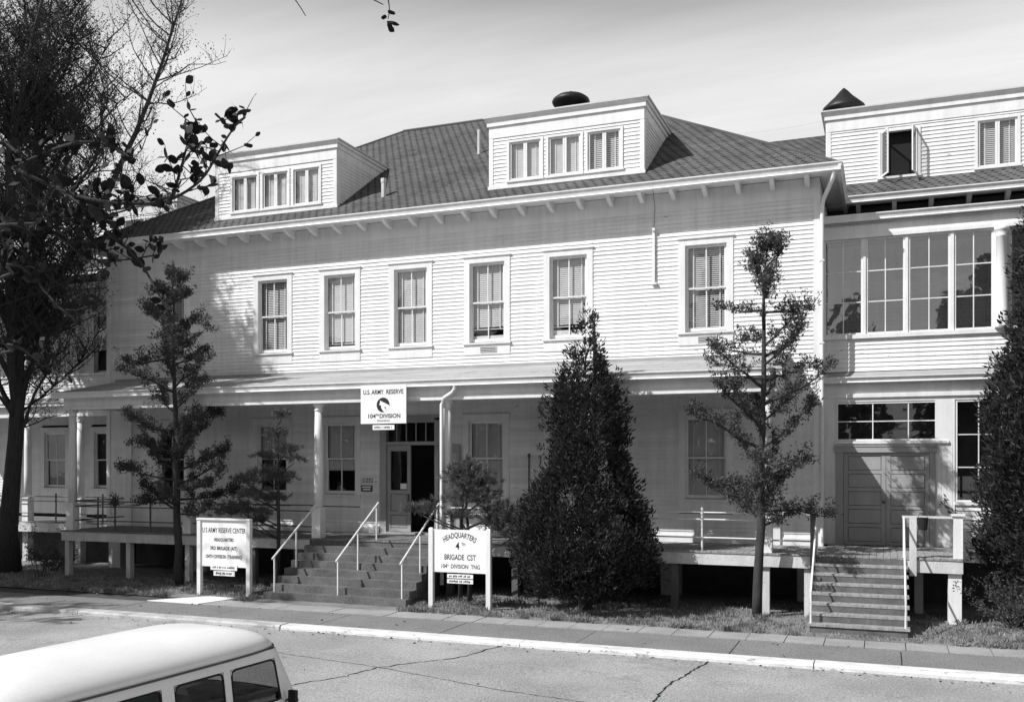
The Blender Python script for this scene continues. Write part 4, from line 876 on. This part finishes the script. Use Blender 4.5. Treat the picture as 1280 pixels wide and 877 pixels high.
def cone_tree(name, label, x, y, prof, n, per, size, ymax=None, seed=1):
    global rng
    rng = np.random.default_rng(seed); random.seed(seed)
    t = thing(name, label, 'tree', (x, y, 0)); H = prof[-1][0]
    zs = [p[0] for p in prof]; rs_ = [p[1] for p in prof]
    pts = curve((x, y, -.05), (0, 0, 1), H * .97, 12, wob=.015)
    mb = MB(); mb.tube(pts, [.17 * (1 - k / 12.5) + .008 for k in range(13)], 10)
    for k in range(60):
        z = random.uniform(zs[0], H * .9); a = random.uniform(0, 6.28); r = np.interp(z, zs, rs_) * .8
        mb.tube(curve((x, y, z - r * .4), (math.cos(a), math.sin(a), .7), r * 1.1, 4, (0, 0, .5), .05), [.025, .02, .014, .009, .004], 5)
    mb.build('trunk', 'bark', t, True)
    cs, rr = [], []
    lob = [(random.uniform(0, 6.28), random.uniform(zs[0], H), random.uniform(-.34, .30)) for _ in range(34)]
    w_ = np.array([np.interp(z, zs, rs_) for z in np.linspace(zs[0], H, 60)]); w_ = w_ / w_.sum(); zz = np.linspace(zs[0], H, 60)
    for k in range(n):
        z = rng.choice(zz, p=w_) + rng.uniform(-.1, .1); r0 = float(np.interp(z, zs, rs_)); a = rng.uniform(0, 2 * math.pi)
        bulge = sum(s * math.exp(-((a - b + math.pi) % (2 * math.pi) - math.pi) ** 2 / .25 - (z - c) ** 2 / .25) for b, c, s in lob)
        r = r0 * (rng.uniform(.5, 1.0) ** .5) * (1 + bulge)
        p = [x + r * math.cos(a), y + r * math.sin(a), z]
        if ymax and p[1] > ymax and 1.0 < z < 6.2: p[1] = ymax - rng.uniform(0, .25)
        cs.append(p); rr.append(min(.32, .09 + r0 * .15) * rng.uniform(.5, 1.3))
    for k in range(int(n * .16)):                       # loose sprays breaking the outline
        z = rng.uniform(zs[0], H * .96); a = rng.uniform(0, 2 * math.pi); r = float(np.interp(z, zs, rs_)) * rng.uniform(1.0, 1.2) + .05
        p = [x + r * math.cos(a), y + r * math.sin(a), z + .1]
        if ymax and p[1] > ymax and 1.0 < z < 6.2: continue
        cs.append(p); rr.append(rng.uniform(.06, .13))
    P_ = clump_points(cs, rr, per, 1.25)
    D_ = P_ - np.array([x, y, 0]); D_[:, 2] = 0; D_ /= np.linalg.norm(D_, axis=1)[:, None] + 1e-6; D_[:, 2] = 1.1
    me = leaf_mesh('crown', P_, size, .34, 0, D_, .7); link('crown', me, 'cypress leaf', t); return t
cone_tree('cypress_tree', 'dense dark conical evergreen standing before the porch, right of the brigade notice board', -4.98, -3.25,
          [(.55, 1.05), (.85, 1.42), (1.5, 1.52), (2.2, 1.34), (2.8, 1.08), (3.3, .86), (3.8, .84), (4.5, .86), (5.1, .72), (5.5, .50), (5.9, .36), (6.3, .22), (6.7, .13), (7.05, .03)], 700, 125, .095, -2.30, 3)
cone_tree('cypress_tree', 'tall dark evergreen cut off by the right edge of the picture', 5.55, -1.75,
          [(.9, 1.6), (1.6, 2.15), (2.6, 2.5), (3.3, 2.05), (4.5, 1.75), (6.0, 1.55), (7.6, 1.30), (9.5, 1.0), (11.5, .55), (13.5, .05)], 950, 125, .11, None, 4)

def open_tree(name, label, x, y, H, z0, rad, n, leaf, per, size, lean=(0, 0), seed=5, tr=.13, bark='bark', up=.75, clump=.16):
    global rng
    rng = np.random.default_rng(seed); random.seed(seed)
    t = thing(name, label, 'tree', (x, y, 0)); K = 16
    pts = [Vector((x + lean[0] * (k / K) + random.gauss(0, .02), y + lean[1] * (k / K) + random.gauss(0, .02), -.05 + (H + .05) * k / K)) for k in range(K + 1)]
    mb = MB(); mb.tube(pts, [tr * (1 - k / K) ** .8 + .008 for k in range(K + 1)], 10); cs, rr = [], []
    for k in range(n):
        f = ((k + random.random()) / n) ** 1.22; z = z0 + (H - z0) * f; a = k * 2.4 + random.uniform(-.5, .5); L_ = np.interp(f, [0, .12, .35, .6, .85, 1], rad) * random.uniform(.65, 1.15)
        q = z / H * K; p = pts[min(K, int(q))].lerp(pts[min(K, int(q) + 1)], q % 1)
        br = curve(p, (math.cos(a), math.sin(a), up * random.uniform(-.1, .9)), L_, 8, (0, 0, .6 * up), .13)
        mb.tube(br, [.017 * (1 - j / 8.5) * (.6 + L_) + .003 for j in range(9)], 6)
        for j in range(2, 9):
            if random.random() < .12: continue           # gaps along the bough
            for _ in range(3 if j > 4 else 2):
                a2 = random.uniform(0, 6.28); tw = curve(br[j], (math.cos(a2) * .8 + math.cos(a) * .5, math.sin(a2) * .8 + math.sin(a) * .5, random.uniform(0, 1)), random.uniform(.12, .46), 4, (0, 0, .35), .2); mb.tube(tw, [.006, .005, .004, .003, .002], 4)
                for q_ in tw[1:]:
                    if random.random() < .85: cs.append(q_ + Vector((0, 0, .02))); rr.append(clump * random.uniform(.35, 1.0) * (1.25 if f < .4 else 1))
    mb.build('trunk', bark, t, True)
    P_ = clump_points([tuple(c) for c in cs], rr, per); me = leaf_mesh('crown', P_, size, .45, .5); link('crown', me, leaf, t); return t
open_tree('juniper_tree', 'slender tree with open tufted branches in front of the right end of the porch', -1.16, -2.85, 8.3, 2.05, [1.25, 1.55, 1.55, 1.5, .85, .2], 38, 'juniper leaf', 115, .06, (.2, .1), 15, clump=.13, tr=.105, up=.7)
open_tree('juniper_tree', 'slender shaded tree between the left porch columns, behind the reserve center board', -16.85, -3.0, 8.6, 2.0, [1.5, 1.7, 1.4, 1.5, .9, .2], 36, 'juniper leaf', 125, .065, (-.25, 0), 21, clump=.14, tr=.11, up=.6)

def pine(name, label, x, y, top, pads, seed, stems=((0, 0),)):
    global rng
    rng = np.random.default_rng(seed); random.seed(seed)
    t = thing(name, label, 'tree', (x, y, 0)); mb = MB()
    for dx, hh in stems: mb.tube([(x + dx, y, -.05), (x + dx * 1.1 + .03, y, top * .35), (x + dx * .6 - .02, y + .03, top * .7), (x, y, top)], [.06, .05, .035, .01], 8)
    P_, D_ = [], []
    for (px, py, rpx, dy) in pads:
        c = at(px, py, y + dy); r = rpx * (y - CAM.y) / .9 / 1197
        s0 = Vector((x, y, max(.4, c.z - .25 - abs(c.x - x) * .25))); mid = s0.lerp(c, .5) + Vector((0, 0, -.06)); mb.tube([s0, mid, c - Vector((0, 0, .08))], [.028, .02, .01], 6)
        nt_ = int(46 * (r / .35) ** 2) + 10
        for _ in range(nt_):                            # tufts of needles, standing up on a flat pad
            q = Vector((random.gauss(0, r * .52), random.gauss(0, r * .52), random.gauss(0, r * .20))); d = Vector((q.x * .8, q.y * .8, .42 * r + random.uniform(0, .1))).normalized()
            k = 26; P_.append(np.tile(np.array(c + q), (k, 1)) + rng.normal(size=(k, 3)) * .018); D_.append(np.tile(np.array(d), (k, 1)))
    mb.build('trunk', 'bark', t, True); me = leaf_mesh('crown', np.concatenate(P_), .125, .10, 0, np.concatenate(D_) * 1.5, .75); link('crown', me, 'pine needle', t)
pine('pine_tree', 'small pine with layered needle pads rising behind the reserve center board', -13.62, -2.95, 4.75,
     [(352, 518, 11, 0), (347, 540, 14, .1), (357, 562, 15, -.1), (335, 570, 16, .2), (368, 574, 9, -.2), (330, 592, 20, -.1), (352, 596, 16, .1), (308, 600, 16, .1), (318, 618, 22, -.2), (345, 622, 14, .2), (298, 634, 20, 0), (283, 640, 15, .1), (325, 640, 14, -.2), (320, 650, 12, .2)], 31)
pine('pine_tree', 'low bushy pine just behind the brigade notice board by the steps', -8.12, -3.05, 2.9,
     [(583, 583, 20, 0), (575, 596, 20, .1), (598, 597, 18, -.1), (590, 603, 22, 0), (585, 622, 24, .1), (602, 622, 18, -.1), (628, 636, 19, 0), (615, 641, 15, .1), (640, 645, 17, -.1), (622, 655, 22, .1), (575, 645, 15, 0), (532, 637, 17, -.1), (520, 636, 8, -.05), (645, 668, 12, .1)], 33, ((-.12, 0), (.12, 0)))

def shrub(name, label, x, y, R_, H, n, leaf, size, seed):
    global rng
    rng = np.random.default_rng(seed); random.seed(seed); t = thing(name, label, 'shrub', (x, y, 0)); mb = MB(); cs = []
    for k in range(n):
        a = random.uniform(0, 6.28); br = curve((x + random.gauss(0, .08), y + random.gauss(0, .08), -.02), (math.cos(a) * R_, math.sin(a) * R_, H * random.uniform(.5, 1.1)), math.hypot(R_, H) * random.uniform(.6, 1.0), 6, (0, 0, -.1), .14)
        mb.tube(br, [.014, .012, .01, .008, .006, .004, .002], 5); cs += br[2:]
        for j in range(2, 7):
            tw = curve(br[j], (random.gauss(0, 1), random.gauss(0, 1), .8), random.uniform(.1, .35), 3, wob=.15); mb.tube(tw, [.005, .004, .003, .002], 4); cs += tw[1:]
    mb.build('stems', 'bark pale', t); P_ = clump_points([tuple(c) for c in cs], [.09] * len(cs), 60); link('foliage', leaf_mesh('foliage', P_, size, .45, .3), leaf, t)
shrub('twiggy_shrub', 'twiggy pale shrub at the foot of the evergreen by the right edge', 3.95, -2.35, .75, 1.15, 30, 'shrub leaf', .05, 41)
shrub('twiggy_shrub', 'thin leafy shrub in the shade under the left wing deck', -23.1, -1.3, .8, .9, 16, 'shrub leaf', .06, 42)
shrub('twiggy_shrub', 'low sprig of shrub growing beside the left porch deck corner', -21.9, -3.0, .5, 1.6, 9, 'shrub leaf', .05, 43)

def poplar(label, x, y, H, seed, limbs=20, spread=.42, tr=.34, per=7, nsub=12, ntw=8, wide=1.0, zmin=1.6, size=.055, stem_az=(), east=1.0):
    global rng
    stems = len(stem_az)
    rng = np.random.default_rng(seed); random.seed(seed); t = thing('bare_poplar', label, 'tree', (x, y, 0))
    mb = MB(); tp = curve((x, y, -.1), (0.02, 0, 1), H * .92, 14, (0, 0, .1), .03); mb.tube(tp, [tr * (1 - k / 14.6) ** 1.5 + .015 + (.16 if k == 0 else 0) for k in range(15)], 12); tw_ = MB(); LP = []
    for k in range(limbs + stems):
        f = ((k + random.random()) / limbs) if k < limbs else .08 + .05 * (k - limbs); z = zmin + (H * .72 - zmin) * f; i = min(13, z / (H * .92) * 14); p = tp[int(i)].lerp(tp[int(i) + 1], i % 1); a = k * 2.4 + random.uniform(-.4, .4)
        L_ = (H - z) * random.uniform(.34, .60) * wide; s = spread * random.uniform(.7, 1.5); r0 = tr * .30 * (1 - f * .5) * random.uniform(.5, 1.1); up = .30
        if k < limbs and math.cos(a) > 0 and z < 8.5: L_ *= east; r0 *= .6
        if k >= limbs: a = stem_az[k - limbs]; L_ = (H - z) * .9; s = spread * .55; r0 = tr * .5; up = .8   # tall co-dominant stems
        lb = curve(p, (math.cos(a) * s * 1.8, math.sin(a) * s * 1.8, .8), L_, 12, (random.gauss(0, .25), random.gauss(0, .25), up), .11)
        mb.tube(lb, [r0 * (1 - j / 12.4) + .008 for j in range(13)], 7)
        for q in range(nsub if k < limbs else nsub * 3):
            j = random.uniform(1.0, 11.8); p2 = lb[int(j)].lerp(lb[int(j) + 1], j % 1); a2 = random.uniform(0, 6.28); L2 = min(L_ * random.uniform(.16, .40), 2.6)
            sb = curve(p2, (math.cos(a2) * .9, math.sin(a2) * .9, .6), L2, 6, (0, 0, .7), .16); tw_.tube(sb, [.020 * (1 - m / 6.5) + .004 for m in range(7)], 4, False)
            for w_ in range(ntw):
                m = random.uniform(.6, 5.9); p3 = sb[int(m)].lerp(sb[int(m) + 1], m % 1); a3 = random.uniform(0, 6.28)
                tg = curve(p3, (math.cos(a3), math.sin(a3), .45), random.uniform(.3, .95), 3, (0, 0, .9), .2); tw_.tube(tg, [.0085, .007, .0055, .003], 3, False); LP += tg[1:]
    mb.build('trunk', 'bark', t, True); tw_.build('twigs', 'bark', t)
    P_ = np.repeat(np.array([tuple(p) for p in LP]), per, 0) + rng.normal(size=(len(LP) * per, 3)) * .10
    link('crown', leaf_mesh('crown', P_, size, .6), 'poplar bud', t)
poplar('tall poplar just coming into leaf, its trunk at the left edge before the left wing', -24.15, -2.3, 22, 51, 58, .34, .30, 3, 17, 11, stem_az=(-.3, 2.6, -2.0, .4), east=.5, zmin=4.2)
poplar('second tall poplar left of the frame whose boughs overhang the lawn', -27.6, -8.0, 25, 52, 42, .42, .36, 9, 14, 9, size=.15)
poplar('third poplar out on the lawn to the left, mostly outside the picture', -30.4, -13.6, 21, 53, 34, .44, .34, 10, 14, 9, size=.16)
# wood across the street, behind the camera: seen only in the window panes
def tree_belt():
    global rng
    rng = np.random.default_rng(81); random.seed(81); mb = MB(); P_ = []
    for k in range(30):
        x = -75 + k * 5 + random.uniform(-1.5, 1.5); y = -44 - random.uniform(0, 9); H = random.uniform(13, 19); w_ = random.uniform(2.8, 4.2)
        mb.tube([(x, y, -.4), (x + .2, y, H * .5), (x, y, H * .85)], [.35, .25, .08], 8); n = 2600; f = rng.uniform(0, 1, n); r = w_ * np.interp(f, [0, .25, .6, 1], [.8, 1, .75, .06]) * rng.uniform(.2, 1, n) ** .5 * (1 + .2 * np.sin(f * 40)); a = rng.uniform(0, 6.28, n)
        P_.append(np.stack([x + r * np.cos(a), y + r * np.sin(a), 1.2 + f * (H - 1.2)], 1))
    o = link('tree_belt', leaf_mesh('tree_belt', np.concatenate(P_), .75, .6), 'distant leaf'); o['kind'] = 'stuff'; o['label'] = 'dark belt of trees across the street, mirrored in the window panes'; o['category'] = 'trees'
    mb.build('trunks', 'bark', o)['kind'] = 'stuff'
tree_belt()

# broad-leaved tree beside the camera: only its outer boughs reach into the picture
def oval_leaves(name, P_, D_, size, asp, mat_, parent):
    n = len(P_); P_ = np.array(P_); D_ = np.array(D_); D_ /= np.linalg.norm(D_, axis=1)[:, None]
    W = np.cross(D_, rng.normal(size=(n, 3))); W /= np.linalg.norm(W, axis=1)[:, None]; Nn = np.cross(D_, W); s = (size * rng.uniform(.55, 1.25, n))[:, None]
    prof = [(0, 0), (.18, .30), (.42, .5), (.68, .44), (.88, .22), (1, 0), (.88, -.22), (.68, -.44), (.42, -.5), (.18, -.30)]
    v = np.stack([P_ + D_ * s * a + W * s * asp * b + Nn * s * (.10 * abs(b) + .10 * a * a) for a, b in prof], 1).reshape(-1, 3)
    f = np.arange(10 * n).reshape(n, 10); me = bpy.data.meshes.new(name); me.from_pydata(v.tolist(), [], f.tolist()); link(name, me, mat_, parent)
def near_tree():
    global rng
    rng = np.random.default_rng(61); random.seed(61); base = Vector((-5.6, -25.2, -.45))
    t = thing('broadleaf_tree', 'near broad-leaved tree whose dark leafy boughs reach in at the top left', 'tree', base)
    mb = MB(); tk = [base, base + Vector((.1, .1, 1.5)), base + Vector((.25, .15, 3.2)), base + Vector((.1, .5, 5)), base + Vector((.2, .9, 7.5))]; mb.tube(tk, [.26, .2, .17, .12, .04], 12)
    paths = [([(-70, 165), (18, 210), (75, 237), (120, 250), (172, 255), (214, 249), (250, 226), (270, 196), (284, 172), (298, 152)], 7.0, .011),
             ([(214, 249), (222, 225), (229, 200), (236, 176), (247, 155)], 7.0, .007),
             ([(-70, 290), (0, 281), (51, 279), (100, 274), (130, 270), (160, 262)], 7.4, .010),
             ([(75, 237), (110, 262), (140, 296), (168, 318), (190, 352), (212, 396)], 7.2, .009),
             ([(51, 279), (80, 300), (110, 322), (150, 325), (200, 318)], 7.4, .008),
             ([(18, 210), (60, 190), (100, 178), (140, 182), (165, 200)], 6.9, .010),
             ([(-70, 350), (10, 330), (40, 345), (70, 380), (95, 400)], 7.6, .010), ([(-70, 440), (10, 430), (45, 450), (90, 478)], 7.8, .010),
             ([(100, 274), (118, 300), (128, 330), (124, 350)], 7.3, .006)]
    LP, LD = [], []
    for pth, d, r in paths:
        pts = [at_d(px, py, d + random.uniform(-.12, .12)) for px, py in pth]
        if pth[0][0] < -20: pts = [tk[3].lerp(tk[4], random.uniform(.0, .3)) if pth[0][1] < 200 else tk[2].lerp(tk[3], random.uniform(.3, .9))] + pts
        sm = []                                         # smooth the path
        for k in range(len(pts) - 1):
            for j in range(4):
                u = j / 4; p0, p1, p2, p3 = pts[max(k - 1, 0)], pts[k], pts[k + 1], pts[min(k + 2, len(pts) - 1)]
                sm.append(.5 * ((2 * p1) + (p2 - p0) * u + (2 * p0 - 5 * p1 + 4 * p2 - p3) * u * u + (3 * p1 - p0 - 3 * p2 + p3) * u ** 3))
        sm.append(pts[-1]); n = len(sm); mb.tube(sm, [r * (1.25 - 1.0 * k / n) + .0035 for k in range(n)], 7)
        for k in range(n):
            dens = 1.0 if py_ok(sm[k]) else .6
            if random.random() < dens:
                a = Vector((random.gauss(0, 1), random.gauss(0, 1), random.gauss(.6, .8))); L_ = random.uniform(.06, .34); tw = curve(sm[k], a, L_, 3, (0, 0, .25), .2); mb.tube(tw, [.0045, .004, .003, .002], 4)
                for q in tw[1:]:
                    for _ in range(random.choice((1, 1, 2, 3))): LP.append(tuple(q)); LD.append((random.gauss(0, .8), random.gauss(0, .8), random.gauss(.5, .7)))
            if k > n - 8: LP.append(tuple(sm[k])); LD.append((random.gauss(0, .9), random.gauss(0, .9), random.gauss(.3, .8)))
    # thin hanging twigs below a bough that passes above the picture
    bough = [tk[4], at_d(-60, -190, 7), at_d(200, -150, 6.8), at_d(380, -110, 6.8), at_d(480, -70, 6.8), at_d(560, -60, 6.8)]; mb.tube(bough, [.05, .04, .025, .02, .012, .006], 8)
    for a in ([(362, -110), (366, -20), (369, 0), (376, 10), (382, 20)], [(440, -85), (458, -15), (467, 0), (479, 6)], [(480, -70), (483, -10), (486, 4), (487, 14), (485, 24)], [(150, -155), (165, 0), (190, 36), (205, 50), (213, 63)]):
        mb.tube([at_d(px, py, 6.8) for px, py in a], [.008, .006, .0045, .0035, .003][:len(a)], 5)
    for _ in range(7): LP.append(tuple(at_d(485 + random.gauss(0, 2), 23 + random.gauss(0, 5), 6.8))); LD.append((random.gauss(0, 1), random.gauss(0, 1), -.3))
    mb.build('trunk', 'bark', t, True)
    for k in range(420):                                # the crown outside the frame
        p = tk[3].lerp(tk[4], random.random()) + Vector((random.gauss(-1.0, 1.0), random.gauss(-1.2, 1.0), random.gauss(.5, 1.1))); LP.append(tuple(p)); LD.append((random.gauss(0, 1), random.gauss(0, 1), random.gauss(.4, .6)))
    oval_leaves('leaves', LP, LD, .085, .62, 'glossy leaf', t)
def py_ok(p): return p.z > 5.0
near_tree()

# grass: short uneven blades over the strip of lawn the camera sees
def grass():
    global rng
    rng = np.random.default_rng(71); n = 60000; x = rng.uniform(-27, 8, n); y = -4.93 + rng.beta(1.1, 1.6, n) * 4.2
    keep = ~((x > -13.1) & (x < -8.95) & (y < -2.3)) & ~((x > -.05) & (x < 2.0) & (y < -2.3) & (y > -4.5)) & ~((x > -15.6) & (x < -13.6) & (y < -4.45)); k2 = (np.sin(x * 2.1 + np.sin(y * 3) * 1.3) + np.sin(y * 4.3 + x * .7) + rng.normal(size=n) * 1.1) > -.9
    m_ = keep & k2; P_ = np.stack([x[m_], y[m_], np.full(m_.sum(), -.005)], 1); D_ = np.tile([0, 0, .9], (len(P_), 1)) + rng.normal(size=(len(P_), 3)) * .15
    cx = rng.uniform(-26, 8, 330); cy = np.where(rng.uniform(size=330) < .45, -4.93 + rng.uniform(0, .12, 330), rng.uniform(-4.9, -2.3, 330)); q = 46
    TX = np.repeat(cx, q) + rng.normal(size=330 * q) * .07; TY = np.maximum(np.repeat(cy, q) + rng.normal(size=330 * q) * .06, -5.0); ok = ~((TX > -13.1) & (TX < -8.95)) & ~((TX > -.05) & (TX < 2.0)) & ~((TX > -15.6) & (TX < -13.6) & (TY < -4.45)); TX, TY = TX[ok], TY[ok]
    T_ = np.stack([TX, TY, np.full(len(TX), -.005)], 1); P_ = np.concatenate([P_, T_, T_ + [0, 0, .05]]); D_ = np.concatenate([D_, np.tile([0, 0, 1.2], (2 * len(T_), 1)) + rng.normal(size=(2 * len(T_), 3)) * .25])
    o = link('grass', leaf_mesh('grass', P_, .075, .22, 0, D_ * 1.2, .7), 'grass blade'); o['kind'] = 'stuff'; o['label'] = 'short patchy grass between the pavement and the building'; o['category'] = 'grass'
grass()
def litter():
    global rng
    rng = np.random.default_rng(77); n = 420; x = rng.uniform(-20, 6, n); k = rng.uniform(size=n); y = np.where(k < .55, -7.68 - rng.exponential(.10, n), np.where(k < .8, rng.uniform(-7.2, -5.0, n), rng.uniform(-13, -7.7, n)))
    z = np.array([roadz(b) + .012 if b < -7.6 else .016 for b in y]); D_ = rng.normal(size=(n, 3)); D_[:, 2] *= .15
    o = link('fallen_leaves', leaf_mesh('fallen_leaves', np.stack([x, y, z], 1), .05, .55, 0, D_ * 3, .1), 'litter'); o['kind'] = 'stuff'; o['label'] = 'scattered dead leaves and grit along the kerb'; o['category'] = 'leaves'
litter()
# overhead wire crossing the sky between the roofs
wr = MB(); P0, P1_ = Vector((-9.0, 22, 20.0)), Vector((-.15, 3.45, 12.9)); wr.tube([P0.lerp(P1_, k / 12) - Vector((0, 0, 1.1 * 4 * (k / 12) * (1 - k / 12) * .35)) for k in range(13)], .005, 5)
tag(wr.build('overhead_wire', 'galvanised'), 'thin overhead wire against the sky between the two roofs', 'wire')

GROUPS = {'gallery_wing': 'wings either side of the central building', 'cypress_tree': 'dense evergreens before the building', 'juniper_tree': 'slender open trees before the porch', 'pine_tree': 'small pines beside the steps', 'twiggy_shrub': 'shrubs at the foot of the building', 'bare_poplar': 'poplars on the left lawn', 'notice_board': 'notice boards either side of the steps'}
for o in bpy.data.objects:
    if o.parent is None and o.name.split('.')[0] in GROUPS: o['group'] = GROUPS[o.name.split('.')[0]]
